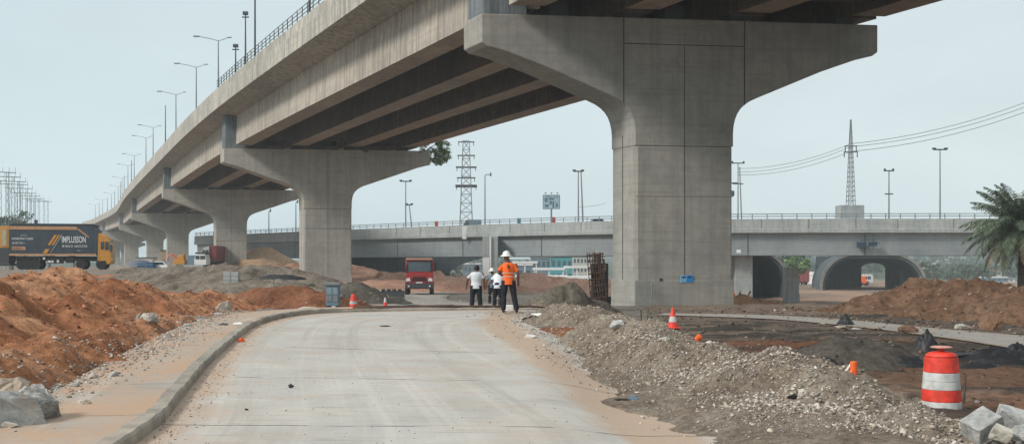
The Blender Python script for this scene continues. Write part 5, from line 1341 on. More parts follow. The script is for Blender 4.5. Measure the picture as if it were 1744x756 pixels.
mb = MB(); mb.box(-1.0, 1.1, .1, 4.8, .5, .98); [mb.lathe([(.1, -.15), (.48, -.15), (.48, .15), (.1, .15)], 12, (sx, yy, .48), axis='x') for sx in (-.85, .95) for yy in (.6, 3.6)]; mb.build('chassis', M['rubber'], r)
def barrier(px0, px1, yt, yb, d, label, mat='over'):
    z0 = W(0, yb, d)[2]; z1 = W(0, yt, d)[2]; mb = MB(); x0, x1 = X(px0, d), X(px1, d)
    mb.prism([(0, z0-1.2), (.6, z0-1.2), (.55, z0+.2), (.4, z1), (.2, z1), (.05, z0+.2)], (x0, d, 0), (0, 1, 0), (0, 0, 1), (x1-x0, 0, 0)); o = mb.build('barrier_wall', M[mat], bevel=.03); tag(o, label, 'barrier'); return o
barrier(303, 345, 451, 464, 140, 'pale concrete barrier wall in front of the white lorry'); barrier(187, 220, 452, 464, 138, 'concrete barrier wall between the lorry cab and the blue skip', 'kerb'); barrier(284, 300, 450, 465, 139, 'short beige concrete barrier left of the pale barrier wall', 'kerb')
r = thing('excavator', 'small orange excavator behind the barriers under the fourth pier', 'excavator', (X(307, 160), 160, W(0, 456, 160)[2]))
mb = MB(); mb.box(-.9, .9, -.8, .8, .5, 1.2); mb.box(-.2, .7, -.6, .6, 1.2, 2.0); mb.build('body', M['yellow'], r, bevel=.08)
mb = MB(); mb.tube([(-.4, 0, 1.1), (-1.2, 0, 2.1), (-1.9, 0, 1.6), (-1.9, 0, .9)], [.14, .12, .1, .1], 6); mb.build('boom', M['orange'], r); mb = MB(); mb.box(-1, 1, -.9, -.5, 0, .5); mb.box(-1, 1, .5, .9, 0, .5); mb.build('track', M['rubber'], r, bevel=.1)
# ground-level huts glimpsed below the farthest spans
for k, (px_, w_, mt, lb) in enumerate([(246, 4, 'cream', 'pale site hut under the far spans, left one'), (286, 3.4, 'tan', 'beige site hut beside the fifth pier')]):
    x_, y_, z_ = put(px_, 255); r = thing('site_hut', lb, 'hut', (x_, y_, z_)); mb = MB(); mb.box(-w_/2, w_/2, 0, 3, 0, 4.4 if k else 2.6); mb.build('wall', M[mt], r, bevel=.05); mb = MB(); mb.box(-w_/2-.15, w_/2+.15, -.15, 3.15, (4.4 if k else 2.6)+.01, (4.4 if k else 2.6)+.2); mb.build('roof', M['dsteel'], r)
    mb = MB(); mb.box(-w_/2+.3, -w_/2+1.1, -.03, 0, .1, 2.1); mb.build('door', M['dsteel'], r)

# ------------------------------------------------------------------ site furniture
def cone(px, ybase, d, h, label, hs=1.0, white_top=False, tilt=0, rb=None):
    x = X(px, d); z0 = float(top_z(np.array([x]), np.array([d*1.0]))[0]) if not np.isnan(d) else 0
    zv = W(px, ybase, d)[2]; z0 = max(z0, zv) if abs(z0-zv) < .3 else z0
    r = thing('traffic_cone', label, 'traffic cone', (x, d, z0-.01)); R0 = rb or h*.22
    def rr(t): return R0*(1-t)+h*.05*t
    bands = [(0.04, .30, 'redorange'), (.30, .56, 'refl'), (.56, .98, 'redorange')] if not white_top else [(.04, .55, 'redorange'), (.55, .98, 'refl')]
    mb = MB(); mb.box(-R0*1.25, R0*1.25, -R0*1.25, R0*1.25, 0, h*.05); mb.build('base', M['redorange'], r, bevel=.008)
    for a, b_, mt in bands:
        mb = MB(); mb.lathe([(rr(a), a*h+.002), (rr(b_), b_*h)], 20); mb.build('band', M[mt], r, smooth=False)
    mb = MB(); mb.lathe([(rr(.98), .98*h+.002), (h*.035, h), (h*.02, h)], 14); mb.build('tip', M['orange'], r)
    r.rotation_euler = (tilt, tilt*.6, 0); return r
cone(1146, 571, 21.8, .43, 'red and white banded traffic cone standing on top of the stone berm', rb=.115)
cone(656, 524, 41.5, .42, 'small white topped orange cone at the edge of the dark kerb', white_top=True, rb=.11)
dr = thing('channelizer_drum', 'slim red and white banded cone with a stick on top, right of the grey cabinet', 'traffic cone', (X(602, 36.6), 36.6, float(ground_z(X(602, 36.6), 36.6))+.02))
for a, b_, ra, rb_, mt in [(0, .16, .14, .13, 'redorange'), (.16, .27, .13, .125, 'refl'), (.27, .46, .125, .085, 'redorange')]:
    mb = MB(); mb.lathe([(ra, a+.002), (rb_, b_)], 18); mb.build('band', M[mt], dr)
mb = MB(); mb.lathe([(.085, .462), (.06, .50), (.02, .51)], 14); mb.build('cap', M['redorange'], dr); mb = MB(); mb.tube([(-.08, 0, .5), (.05, 0, .58), (.24, 0, .66)], .014, 5); mb.build('stick', M['bark'], dr)
# barrel
BL = thing('traffic_barrel', 'large red and white banded traffic barrel standing behind the stone berm', 'traffic barrel', (X(1603, 15.0), 15.0, W(0, 702, 15.0)[2]), .2)
R0, R1_, hB = .285, .225, .79
def br(z): return R0+(R1_-R0)*(z/hB)
for (a, b_, mt) in [(0, .17, 'refl'), (.17, .335, 'redorange'), (.335, .575, 'refl'), (.575, hB, 'redorange')]:
    pr_ = [(br(a)-.006, a+.001), (br(a), a+.008), (br(b_), b_-.008), (br(b_)-.006, b_-.001)]
    if mt == 'refl' and a > .1: mid_ = (a+b_)/2; pr_ = pr_[:2]+[(br(mid_), mid_-.006), (br(mid_)-.007, mid_), (br(mid_), mid_+.006)]+pr_[2:]
    mb = MB(); mb.lathe(pr_, 40); o = mb.build('band', M[mt], BL)
mb = MB(); mb.lathe([(.222, hB+.001), (.21, hB+.03), (.17, hB+.06), (.09, hB+.078), (.03, hB+.08)], 32); mb.build('lid', M['redorange'], BL, smooth=True)
mb = MB(); mb.lathe([(.045, hB+.075), (.045, hB+.12), (.02, hB+.12)], 16); mb.build('handle_stub', M['redorange'], BL)
mb = MB(); mb.lathe([(.04, hB+.121), (.145, hB+.128), (.15, hB+.14), (.12, hB+.15), (.02, hB+.155)], 28); o = mb.build('top_disc', simple('faded pink disc', (.62, .33, .27), .6, var=.25, scale=20), BL)
mb = MB(); mb.lathe([(.34, 0.0), (.35, .03), (.30, .05)], 28, (0, 0, -.03)); mb.build('base_ring', M['rubber'], BL)
mb = MB(); mb.box(.13, .15, -.175, -.16, .64, .72); mb.build('slot', M['rubber'], BL)
# orange post with leaning silver tube
OPo = thing('marker_post', 'short orange marker post on the berm with a silver tube leaning on it', 'post', (X(1454, 14.4), 14.4, W(0, 645, 14.4)[2]))
mb = MB(); mb.lathe([(.048, -.15), (.048, .23), (.04, .24)], 16); mb.build('post', M['orange'], OPo); mb = MB(); mb.tube([(-.06, -.02, .04), (-.03, -.03, .12)], [.05, .02], 8); mb.build('tab', M['orange'], OPo)
mb = MB(); mb.tube([(0, 0, 0), (.11, .03, .15)], .016, 8); o = mb.build('metal_tube', M['white'], loc=(X(1437, 14.5), 14.5, W(0, 638, 14.5)[2])); tag(o, 'short silver tube leaning against the orange post', 'tube')
mb = MB(); mb.lathe([(.05, 0), (.062, .13), (.055, .132), (.03, .12)], 16); o = mb.build('plastic_cup', M['refl'], loc=(X(1222, 19.0), 19.0, float(top_z(np.array([X(1222, 19.0)]), np.array([19.0]))[0])-.01)); tag(o, 'pale grey plastic tub standing on the berm right of the cone', 'tub')
mb = MB(); mb.lathe([(.06, 0), (.06, .1), (.03, .12)], 10); o = mb.build('orange_cap', M['orange'], loc=(X(1187, 20.4), 20.4, float(top_z(np.array([X(1187, 20.4)]), np.array([20.4]))[0]))); o.rotation_euler = (.5, .6, 0); tag(o, 'small orange plastic cap on the berm between cone and tub', 'plastic cap')
# road litter
def litter(px, py, mat, label, s=.1, flat=.25, name='litter', shape=None):
    d = 3420/(py-450); 
    for _ in range(4): d = (CAMH-gzp(X(px, d), d))*F/(py-450)
    x = X(px, d); bm = hull_rock(10, int(px), (1.4, .8, flat*2), .4)
    for v in bm.verts: v.co *= s
    me = bpy.data.meshes.new(name); bm.to_mesh(me); bm.free(); me.materials.append(mat); o = bpy.data.objects.new(name, me); COL.objects.link(o)
    o.location = (x, d, float(top_z(np.array([x]), np.array([d]))[0])+s*flat*.6); tag(o, label, 'litter'); return o
litter(1080, 690, M['steelblue'], 'crushed blue grey can on sandy stain of the road', .085, .5); litter(1058, 688, M['bark'], 'flat brown scrap next to the crushed can', .12, .1)
litter(497, 660, M['black'], 'small black lump on the left lane of the road', .05, .6); litter(657, 557, M['black'], 'flat black strip far up the road', .16, .1); litter(420, 698, M['black'], 'small dark chip left of centre near the camera', .04, .3)
litter(409, 582, M['orange'], 'bright orange scrap by the kerb', .10, .5); litter(903, 575, M['white'], 'white plastic sheet scrap at the foot of the berm', .2, .2); litter(1000, 622, M['bark'], 'brown timber chip at the foot of the berm', .09, .3)
litter(1353, 712, M['black'], 'short black pipe offcut at the foot of the berm near the camera', .10, .35); litter(380, 560, M['black'], 'black scrap on the footway by the kerb bend', .16, .15); litter(412, 559, M['white'], 'white tube scrap on the footway by the kerb bend', .22, .12)
litter(917, 540, M['white'], 'white paper scrap on rubble beside the worker in orange', .2, .2)
# cabinet, block stack
CB = thing('utility_cabinet', 'grey blue two door metal cabinet standing behind the kerb', 'cabinet', (X(566, 36.6), 36.6, W(0, 526, 36.6)[2])); CB.scale = (.93, .93, .92)
mb = MB(); mb.box(-.23, .23, 0, .45, .12, .88); mb.build('body', M['steelblue'], CB, bevel=.015); mb = MB(); mb.box(-.29, .29, -.06, .5, .885, 1.0); mb.build('roof', M['steel'], CB, bevel=.02)
for sx in (-1, 1):
    mb = MB(); mb.box(min(sx*.02, sx*.2), max(sx*.02, sx*.2), -.02, -.003, .55, .82); mb.build('door', simple('pane grey', (.20, .28, .32), .35), CB)
    mb = MB(); mb.box(min(sx*.02, sx*.2), max(sx*.02, sx*.2), -.02, -.003, .28, .5); mb.build('vent_panel', M['steel'], CB)
    mb = MB(); mb.box(min(sx*.06, sx*.22), max(sx*.06, sx*.22), .02, .4, -.12, .118); mb.build('leg', M['dsteel'], CB)
mb = MB(); mb.box(-.02, .12, -.05, -.005, .02, .11); mb.build('label_plate', M['white'], CB)
BS = thing('block_stack', 'stack of grey concrete blocks in front of the grey spoil heap', 'block stack', (X(393, 60), 60, W(0, 500, 60)[2]))
for k in range(5):
    for s2 in (0, 1): mb = MB(); mb.box(-.42+.43*s2, -.01+.43*s2, 0, .5, .25*k, .25*k+.235); mb.build('block', M['over'], BS, bevel=.015)
# hose, sheet, scrap
mb = MB(); gx = [W(a, b_, c) for a, b_, c in [(632, 500, 60), (650, 512, 54), (680, 520, 47), (720, 524, 42), (772, 521, 42)]]
mb.tube([(a, b_, max(c, gzp(a, b_)+.05)) for a, b_, c in gx], .06, 8); o = mb.build('hose', M['black'], smooth=True); tag(o, 'thick black hose curving down from the spoil heap', 'hose')
mb = MB(); P = [(-5.0,33.2),(-4.0,33.6),(-2.6,34.1),(-1.2,34.5),(.6,35.0),(1.2,35.2)]
mb.tube([(a, b_, gzp(a, b_)+.12) for a, b_ in P], .04, 8); o = mb.build('pipe', M['rust'], smooth=True); tag(o, 'long dark pipe laid along the crest of the road behind the people\'s feet', 'pipe')
for k, (px_, d_, w_, h_, lb) in enumerate([(648, 72, 1.6, .45, 'pale broken pallet pile between the second pier and the red truck'), (668, 66, 1.4, .5, 'dark bin like crate left of the red truck')]):
    x_ = X(px_, d_); mb = MB(); mb.box(-w_/2, w_/2, 0, .8, 0, h_)
    for q in range(4): mb.box(-w_/2+q*w_/4, -w_/2+.15+q*w_/4, -.05, .85, h_+.003, h_+.1)
    o = mb.build('crate', M['refl'] if k == 0 else M['dsteel'], bevel=.02, loc=(x_, d_, gzp(x_, d_)+.05)); tag(o, lb, 'crate')
def crumple(name, label, cat, px, py, d, sx, sy, sz, mat, seed):
    x = X(px, d); n = 34; us = np.linspace(-1, 1, n); XX, YY = np.meshgrid(us, us); rr = np.sqrt(XX**2+YY**2)
    Z = np.clip(1-rr**1.6, 0, 1)*(.75+.9*np.abs(fbm(XX*2.2+seed, YY*2.2, seed, 3)))+.18*np.abs(fbm(XX*6, YY*6, seed+3, 3))
    Z = np.where(rr > 1, -.3, Z)
    v = np.stack([(XX*sx).ravel(), (YY*sy).ravel(), (Z*sz).ravel()], 1); i = np.arange(n*n).reshape(n, n)
    q = np.stack([i[:-1, :-1].ravel(), i[:-1, 1:].ravel(), i[1:, 1:].ravel(), i[1:, :-1].ravel()], 1)
    me = mesh_np(name, v, q, mat); o = bpy.data.objects.new(name, me); COL.objects.link(o); o.location = (x, d, float(ground_z(x, d))-.03); tag(o, label, cat)
crumple('plastic_sheet', 'tall crumpled black sheet bundle in the muddy yard behind the barrel', 'plastic sheet', 1578, 600, 23.5, .42, .4, .72, M['black'], 4)
crumple('plastic_sheet', 'low wide black sheet spread left of the tall bundle', 'plastic sheet', 1500, 605, 22.5, .9, .5, .14, M['black'], 7)
crumple('plastic_sheet', 'black torn sheet heap right of the barrel at the picture edge', 'plastic sheet', 1700, 605, 22.0, .9, .4, .26, M['black'], 9)
crumple('plastic_sheet', 'smaller black fold between the tall bundle and the right edge', 'plastic sheet', 1640, 605, 22.6, .5, .35, .20, M['black'], 12)
for k, (a, d_, sx_, sz_, lb) in enumerate([(1405, 21.5, .5, .12, 'small black sheet scrap left of the low wide sheet'), (1545, 21.6, .45, .16, 'black fold in front of the tall sheet bundle'), (1668, 21.2, .5, .12, 'flat black scrap right behind the barrel top'),
        (1735, 23.0, .5, .3, 'upright black fold at the right picture edge'), (1610, 23.6, .4, .2, 'dark fold just right of the tall sheet bundle'), (1380, 25, .35, .1, 'black scrap in the middle of the muddy yard')]):
    crumple('plastic_sheet', lb, 'plastic sheet', a, 600, d_, sx_, .35, sz_, M['black'], 40+k)
crumple('rubbish_bag', 'black rubbish bag at the foot of the right hand earth mound', 'bag', 1440, 553, 34.5, .32, .3, .36, M['black'], 15)
crumple('plastic_sheet', 'black torn sheeting lying in a hollow of the grey spoil heap', 'plastic sheet', 477, 470, 76, 1.9, .8, .3, M['black'], 19)
for o in COL.objects:
    if o.get('label', '').startswith('black torn sheeting'): o.location.z = W(0, 474, 76)[2]
for k, (a, b_, L_, an) in enumerate([(1470, 612, .8, .1), (1660, 612, 1.1, -.15), (1725, 620, .9, .05), (1600, 618, .7, .3)]):
    d_ = 22.2-k*.25; x_ = X(a, d_); mb = MB(); mb.tube([(-L_/2, 0, 0), (0, .03, .04), (L_/2, 0, .02)], .045, 7); o = mb.build('pipe', M['dsteel'], loc=(x_, d_, float(ground_z(x_, d_))+.05)); o.rotation_euler = (0, 0, an); tag(o, ['dark pipe left of the tall sheet bundle', 'dark pipe behind the top of the barrel', 'dark pipe at the right edge of the yard', 'short dark pipe below the tall sheet bundle'][k], 'pipe')
# rusty formwork stack by the pier
FW_X = 1
FW = thing('formwork_stack', 'tall leaning stack of rusty steel formwork left of the nearest pier', 'formwork', (X(1019, 57), 57.0, gzp(X(1019, 57), 57)))
mb = MB()
for k in range(7): mb.box(-.5+.17*k, -.44+.17*k, 0, .08, -.2, 2.95-.02*k)
for k in range(9): mb.box(-.52, .65, -.02, .0-.002, .1+.33*k, .17+.33*k)
for o_ in [mb]: pass
f1 = mb.build('frame', M['rust'], FW); f1.rotation_euler = (0, -.10, 0)
mb = MB()
rs2 = np.random.RandomState(5)
for k in range(26): a = -.35+.9*rs2.rand(); z_ = .3+2.4*rs2.rand(); mb.box(a, a+.05+.1*rs2.rand(), .1, .6, z_, z_+.2+.5*rs2.rand())
f2 = mb.build('stored_timber', simple('weathered timber', (.34, .26, .21), .9, var=.4, scale=12), FW); f2.rotation_euler = (0, -.06, 0)
mb = MB(); mb.box(-.45, .7, .25, .8, -.2, 2.3); f3 = mb.build('stored_panel', M['dsteel'], FW); 
r = thing('rubbish_heap', 'heap of orange and grey scrap beside the right foot of the nearest pier', 'rubbish', W(1251, 510, 66))
r.location.z = gzp(r.location.x, 66)
rs2 = np.random.RandomState(9)
for nm, mt, cnt_ in (('orange_scrap', 'orange', 6), ('timber_scrap', 'tan', 12), ('dark_scrap', 'dsteel', 10)):
    mb = MB()
    for k in range(cnt_):
        a = (rs2.rand(3)-.5)*np.array([2.0, 1.2, 0]); L_ = .25+.5*rs2.rand(); v = rs2.normal(size=3)*.5; mb.tube([(a[0], a[1], .1+.6*rs2.rand()), (a[0]+v[0]*L_, a[1]+v[1]*L_, .3+.7*rs2.rand())], .06, 5)
    mb.build(nm, M[mt], r)
FW.scale = (.8, .8, 1)
# stakes
for k, (px_, d_, h_) in enumerate([(1101, 26, .5), (1094, 25.5, .55), (1640, 15.9, .42), (467, 58, 1.0)]):
    x_ = X(px_, d_); mb = MB(); mb.tube([(0, 0, -.1), (.04*(-1)**k, 0, h_)], [.022, .014], 6); o = mb.build('stake', M['bark'], loc=(x_, d_, float(top_z(np.array([x_]), np.array([d_*1.0]))[0]))); tag(o, ['thin dark stake behind the berm right of its twin', 'thin dark stake behind the berm left of its twin', 'thin twig like stake right of the barrel', 'thin stake with a pale tip on the grey spoil heap'][k], 'stake')

# ------------------------------------------------------------------ people
def person(px, ybase, d, hgt, heading, pose, top, label, helmet=False, hair=True, lean=0, z=None):
    x = X(px, d); z0 = W(0, ybase, d)[2] if z is None else z
    r = thing('person', label, 'person', (x, d, z0), heading); k = hgt/1.75
    def P(a, b_, c):
        q = Vector((a, b_, c))
        if lean and c > .95:
            dz = c-.95; dy = b_; q = Vector((a, dy*math.cos(lean)+dz*math.sin(lean), .95+dz*math.cos(lean)-dy*math.sin(lean)))
        return tuple(q*k)
    J = dict(hipL=(-.09, 0, .93), hipR=(.09, 0, .93), kneeL=(-.11, .02, .50), kneeR=(.11, .02, .50), ankL=(-.12, -.02, .08), ankR=(.12, -.02, .08),
             shL=(-.185, 0, 1.43), shR=(.185, 0, 1.43), elL=(-.27, -.02, 1.15), elR=(.27, -.02, 1.15), wrL=(-.30, .04, .90), wrR=(.30, .04, .90), head=(0, .03, 1.62))
    J.update(pose); Q = {a: P(*b_) for a, b_ in J.items()}
    def torso(mb, g=1.0, z0_=.93, z1_=1.48, neck=True):
        lv = [(.90, .155, .105), (1.0, .15, .10), (1.1, .145, .10), (1.22, .165, .115), (1.34, .18, .115), (1.42, .17, .10), (1.465, .10, .075)]
        pts = [P(0, 0, a) for a, _, _ in lv]; rad = [(b_*g*k, c*g*k) for _, b_, c in lv]
        # tube() builds its section axes from the path: a is sideways for an upright path along z
        vs = []; n = 20
        for (a, b_, c) in lv:
            for j in range(n):
                t = 2*PI*j/n; vs.append(P(b_*g*math.cos(t), c*g*math.sin(t), a))
        fs = [(i*n+j, i*n+(j+1) % n, (i+1)*n+(j+1) % n, (i+1)*n+j) for i in range(len(lv)-1) for j in range(n)]+[tuple(range(n))[::-1], tuple(range((len(lv)-1)*n, len(lv)*n))]
        mb.add(vs, fs)
    def limb(mb, pts, rad, g=1.0):
        P2 = []; R2 = []
        for i in range(len(pts)-1):
            for t in np.linspace(0, 1, 5)[:(5 if i == len(pts)-2 else 4)]:
                P2.append(tuple(Vector(pts[i]).lerp(Vector(pts[i+1]), t))); R2.append((rad[i]*(1-t)+rad[i+1]*t)*g*k)
        mb.tube(P2, R2, 12)
    # body: one fused surface
    mb = MB(); torso(mb)
    nk = P(0, 0, 1.44); hd = Vector(Q['head'])
    mb.tube([nk, tuple(Vector(nk).lerp(hd, .6))], .064*k, 12)
    vs = []; n = 16; fs = []
    prof = [(-.12, .05, .055), (-.09, .068, .082), (-.04, .08, .098), (.02, .085, .104), (.07, .074, .092), (.108, .044, .054), (.12, .01, .012)]
    for (zz, rx, ry) in prof:
        for j in range(n): t = 2*PI*j/n; vs.append((hd.x+rx*k*math.cos(t), hd.y+ry*k*math.sin(t), hd.z+zz*k))
    fs = [(i*n+j, i*n+(j+1) % n, (i+1)*n+(j+1) % n, (i+1)*n+j) for i in range(len(prof)-1) for j in range(n)]+[tuple(range(n))[::-1], tuple(range((len(prof)-1)*n, len(prof)*n))]
    mb.add(vs, fs)
    for sx in (-1, 1): mb.tube([(hd.x+sx*.07*k, hd.y, hd.z-.03*k), (hd.x+sx*.088*k, hd.y-.01*k, hd.z+.02*k)], .016*k, 6)      # ears
    mb.tube([(hd.x, hd.y+.085*k, hd.z+.02*k), (hd.x, hd.y+.112*k, hd.z-.02*k)], [.01*k, .016*k], 6)                           # nose
    for s_ in 'LR':
        limb(mb, [Q['sh'+s_], Q['el'+s_], Q['wr'+s_]], [.054, .045, .032])
        limb(mb, [Q['hip'+s_], Q['knee'+s_], Q['ank'+s_]], [.085, .058, .042])
        w0 = Vector(Q['wr'+s_]); dv = (w0-Vector(Q['el'+s_])).normalized(); sdv = dv.cross(Vector((1, 0, 0))).normalized()
        pc = w0+dv*.05*k; mb.tube([tuple(w0), tuple(w0+dv*.09*k)], [(.03*k, .022*k), (.042*k, .022*k)], 8)
        for f_ in range(4):
            b0 = w0+dv*.085*k+sdv*(f_-1.5)*.021*k; L_ = [.07, .08, .075, .055][f_]*k
            mb.tube([tuple(b0), tuple(b0+dv*L_*.5), tuple(b0+dv*L_*.9+Vector((.012 if s_ == 'L' else -.012, 0, 0))*k)], .0105*k, 6)
        mb.tube([tuple(w0+dv*.03*k+sdv*.03*k), tuple(w0+dv*.07*k+sdv*.055*k)], .012*k, 6)
        a0 = Vector(Q['ank'+s_]); mb.tube([tuple(a0+Vector((0, -.03, -.03))*k), tuple(a0+Vector((0, .14, -.05))*k)], .035*k, 8)
    mb.build('body', M['skin'], r, voxel=.011)
    mb = MB(); torso(mb, 1.13)
    for s_ in 'LR':
        mid = Vector(Q['sh'+s_]).lerp(Vector(Q['el'+s_]), .78); limb(mb, [tuple(Vector(Q['sh'+s_])+Vector((.03 if s_ == 'L' else -.03, 0, -.025))*k), tuple(mid)], [.066, .060])
    n = 20; vs = []
    for (a, b_, c) in [(.82, .168, .125), (.92, .166, .122), (1.02, .162, .115)]:
        for j in range(n): t = 2*PI*j/n; vs.append(P(1.06*b_*math.cos(t), 1.06*c*math.sin(t), a))
    mb.add(vs, [(i*n+j, i*n+(j+1) % n, (i+1)*n+(j+1) % n, (i+1)*n+j) for i in range(2) for j in range(n)]+[tuple(range(n))[::-1], tuple(range(2*n, 3*n))])
    sh = mb.build('shirt', M[top], r, voxel=.013)
    mb = MB()
    for s_ in 'LR': limb(mb, [Q['hip'+s_], Q['knee'+s_], tuple(Vector(Q['ank'+s_])+Vector((0, 0, .0)))], [.112, .088, .076])
    n = 20; vs = []
    for (a, b_, c) in [(.84, .15, .11), (.93, .172, .125), (1.0, .165, .12)]:
        for j in range(n): t = 2*PI*j/n; vs.append(P(b_*math.cos(t), c*math.sin(t), a))
    mb.add(vs, [(i*n+j, i*n+(j+1) % n, (i+1)*n+(j+1) % n, (i+1)*n+j) for i in range(2) for j in range(n)]+[tuple(range(n))[::-1], tuple(range(2*n, 3*n))])
    mb.build('trousers', M['trouser'], r, voxel=.014)
    for s_ in 'LR':
        a0 = Vector(Q['ank'+s_]); mb = MB(); sy = 1
        mb.tube([tuple(a0+Vector((0, -.07, -.035))*k), tuple(a0+Vector((0, .0, -.03))*k), tuple(a0+Vector((.01, .12, -.045))*k), tuple(a0+Vector((.01, .19, -.055))*k)], [(.04*k, .04*k), (.05*k, .05*k), (.048*k, .034*k), (.03*k, .02*k)], 10)
        mb.build('shoe', M['shoe'], r)
    if hair:
        mb = MB(); prof = [(-.05, .086, .100), (-.02, .091, .109), (.04, .092, .112), (.085, .07, .088), (.115, .04, .05), (.13, .01, .01)]; vs = []; n = 16
        for (zz, rx, ry) in prof:
            for j in range(n): t = 2*PI*j/n; vs.append((hd.x+rx*k*math.cos(t), hd.y-.008*k+ry*k*math.sin(t), hd.z+zz*k))
        mb.add(vs, [(i*n+j, i*n+(j+1) % n, (i+1)*n+(j+1) % n, (i+1)*n+j) for i in range(len(prof)-1) for j in range(n)]+[tuple(range(n))[::-1], tuple(range((len(prof)-1)*n, len(prof)*n))])
        mb.build('hair', M['hair'], r, smooth=True)
    if helmet:
        mb = MB(); mb.lathe([(.188*k, -.018*k), (.192*k, -.004*k), (.125*k, .025*k), (.112*k, .06*k), (.10*k, .10*k), (.07*k, .135*k), (.025*k, .15*k), (.005*k, .152*k)], 26, (hd.x, hd.y, hd.z+.035*k)); mb.build('helmet', M['helmet'], r, smooth=True)
        mb = MB(); mb.tube([(hd.x, hd.y-.10*k, hd.z+.08*k), (hd.x, hd.y-.06*k, hd.z+.165*k), (hd.x, hd.y+.06*k, hd.z+.185*k)], .012*k, 6); mb.build('helmet_ridge', M['helmet'], r)
    return r, Q, k
w1, Q1, k1_ = person(866, 532, 32, 1.80, .0, dict(hipL=(-.10, 0, .93), hipR=(.10, 0, .93), kneeL=(-.135, .03, .5), kneeR=(.16, .03, .5), ankL=(-.15, 0, .08), ankR=(.24, -.02, .08), shL=(-.2, 0, 1.43), shR=(.2, 0, 1.43), elL=(-.30, -.04, 1.17), wrL=(-.17, .22, 1.08), elR=(.28, -.02, 1.14), wrR=(.29, .05, .88), head=(-.06, .03, 1.63)), 'vest',
      'worker in an orange high visibility shirt and white hard hat seen from behind', True, False)
mb = MB()
for zz in (1.16, 1.05):
    n = 24; P_ = []
    for j in range(n+1):
        t = 2*PI*j/n; P_.append((.166*1.15*k1_*math.cos(t)*(1 if zz > 1.1 else .93), .112*1.2*k1_*math.sin(t), zz*k1_))
    mb.tube(P_, .010, 5)
mb.build('reflective_tape', M['refl'], w1)
mb = MB()
for (x0_, z0_, x1_, z1_) in [(-.035, 1.42, -.015, 1.30), (.0, 1.43, .03, 1.34), (.03, 1.34, .025, 1.20), (-.01, 1.36, .01, 1.30)]:
    mb.tube([(x0_*k1_, -.146*k1_, z0_*k1_), (x1_*k1_, -.147*k1_, z1_*k1_)], .010, 5)
mb.build('shirt_print', M['black'], w1)
person(811, 528, 38, 1.64, .0, dict(elL=(-.29, -.02, 1.16), wrL=(-.33, .05, .90), elR=(.26, 0, 1.15), wrR=(.28, .05, .89), head=(.02, .05, 1.60), kneeL=(-.13, .02, .5), ankL=(-.15, 0, .08), ankR=(.15, 0, .08)), 'tee', 'man in a white T shirt and navy trousers, leftmost of the group, seen from behind')[0].scale = (1.14, 1.1, 1)
person(847, 527.5, 36, 1.56, -.25, dict(elL=(-.30, .06, 1.16), wrL=(-.40, .12, .93), elR=(.26, .12, 1.2), wrR=(.20, .30, 1.1), head=(.02, .10, 1.60), kneeR=(.10, .10, .5), kneeL=(-.1, .02, .5)), 'tee', 'man in a white T shirt bending forward between the two others', lean=.62)
person(838, 0, 50, 1.66, .1, {}, 'steelblue', 'partly hidden person in a pale hard hat behind the bending man', True, False, z=gzp(X(838, 50), 50)+.02)
mb = MB(); mb.box(-.12, .12, -.1, .1, 0, .2); mb.box(-.2, -.05, -.08, .08, .0, .1); o = mb.build('white_bag', M['white'], bevel=.03, loc=(X(868, 33.3), 33.3, gzp(X(868, 33.3), 33.3)+.0)); tag(o, 'white bag on the ground between the feet of the worker in orange', 'bag')

# ------------------------------------------------------------------ haze, sky, sun, camera
def haze():
    mb = MB(); mb.box(-900, 900, -70, 1500, -12, 31); o = mb.build('haze', bpy.data.materials.new('haze air')); m = o.data.materials[0]; m.use_nodes = True; n = m.node_tree.nodes; l = m.node_tree.links; n.clear()
    out = n.new('ShaderNodeOutputMaterial'); v = n.new('ShaderNodeVolumePrincipled'); v.inputs['Color'].default_value = (.84, .94, 1, 1); v.inputs['Density'].default_value = .00052; v.inputs['Anisotropy'].default_value = .3
    l.new(v.outputs[0], out.inputs['Volume']); tag(o, 'pale blue haze filling the air over the site', 'haze', kind='stuff')
    zlow = min(v_.co.z for v_ in bpy.data.objects['ground'].data.vertices)
    for v_ in o.data.vertices:
        if v_.co.z < 0: v_.co.z = zlow-1
haze()
SUN_EL = math.radians(38); SUN_AZ = math.radians(-70)      # measured from +Y, towards -X (left)
w = bpy.data.worlds.new('World'); S.world = w; w.use_nodes = True; n = w.node_tree.nodes; l = w.node_tree.links
bg = n['Background']; sky = n.new('ShaderNodeTexSky'); sky.sky_type = 'NISHITA'; sky.sun_disc = False; sky.sun_elevation = SUN_EL; sky.sun_rotation = SUN_AZ; sky.air_density = 1.5; sky.dust_density = 4
l.new(sky.outputs[0], bg.inputs[0]); bg.inputs[1].default_value = .05
bg2 = n.new('ShaderNodeBackground'); bg2.inputs[1].default_value = 1.12
tc = n.new('ShaderNodeTexCoord'); sp = n.new('ShaderNodeSeparateXYZ'); l.new(tc.outputs['Generated'], sp.inputs[0])
rp = ramp(n, l, math_(n, l, 'ADD', math_(n, l, 'MULTIPLY', sp.outputs[2], .9), math_(n, l, 'MULTIPLY', sp.outputs[0], .35)), [(0, (.535, .64, .675)), (.25, (.58, .66, .685)), (1, (.70, .745, .76))])
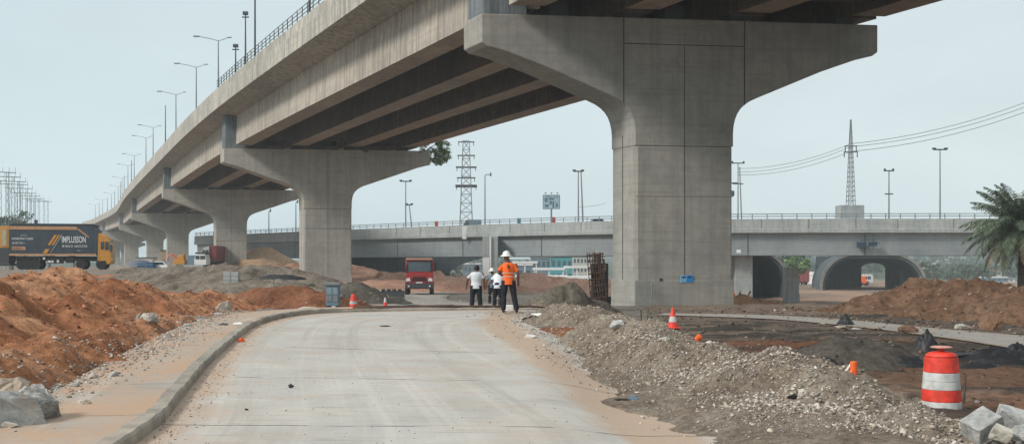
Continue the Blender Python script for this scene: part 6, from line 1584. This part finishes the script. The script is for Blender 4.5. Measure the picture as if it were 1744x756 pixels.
cl = noise_node(n, l, mapping(n, l, tc.outputs['Generated'], (1, 1, 3.5)), 2.6, 5, .55, .4); rp = mix(n, l, .5, rp, ramp(n, l, cl, [(.3, .84), (.7, 1.05)]), 'MULTIPLY')
hz = n.new('ShaderNodeMapRange'); l.new(sp.outputs[2], hz.inputs[0]); hz.inputs[1].default_value = 0; hz.inputs[2].default_value = .22; hz.inputs[3].default_value = 1.16; hz.inputs[4].default_value = 1.0
rp2 = n.new('ShaderNodeVectorMath'); rp2.operation = 'SCALE'; l.new(rp, rp2.inputs[0]); l.new(hz.outputs[0], rp2.inputs['Scale'])
l.new(rp2.outputs[0], bg2.inputs[0])
ms = n.new('ShaderNodeMixShader'); ms.inputs[0].default_value = .80
l.new(bg.outputs[0], ms.inputs[1]); l.new(bg2.outputs[0], ms.inputs[2]); l.new(ms.outputs[0], n['World Output'].inputs['Surface'])
sl = bpy.data.lights.new('sun', 'SUN'); sl.energy = 2.2; sl.angle = math.radians(12); sl.color = (1, .95, .88)
so = bpy.data.objects.new('sun', sl); COL.objects.link(so)
dirv = Vector((math.sin(SUN_AZ)*math.cos(SUN_EL), math.cos(SUN_AZ)*math.cos(SUN_EL), math.sin(SUN_EL)))
dirv = Vector((-math.cos(SUN_EL)*.88, -math.cos(SUN_EL)*.47, math.sin(SUN_EL)))
sky.sun_rotation = math.atan2(dirv.x, dirv.y)
so.rotation_euler = dirv.to_track_quat('Z', 'Y').to_euler(); so.location = (0, 0, 60)
cam = bpy.data.cameras.new('camera'); co = bpy.data.objects.new('camera', cam); COL.objects.link(co)
cam.sensor_width = 36; cam.lens = F/1744*36; cam.shift_y = 72/1744; cam.clip_end = 6000; cam.clip_start = .1
co.location = (0, 0, CAMH); co.rotation_euler = (PI/2, 0, 0); S.camera = co
S.view_settings.view_transform = 'Standard'; S.view_settings.look = 'None'; S.view_settings.exposure = .35; S.view_settings.gamma = 1
S.cycles.volume_bounces = 3; S.cycles.max_bounces = 8; S.cycles.diffuse_bounces = 3
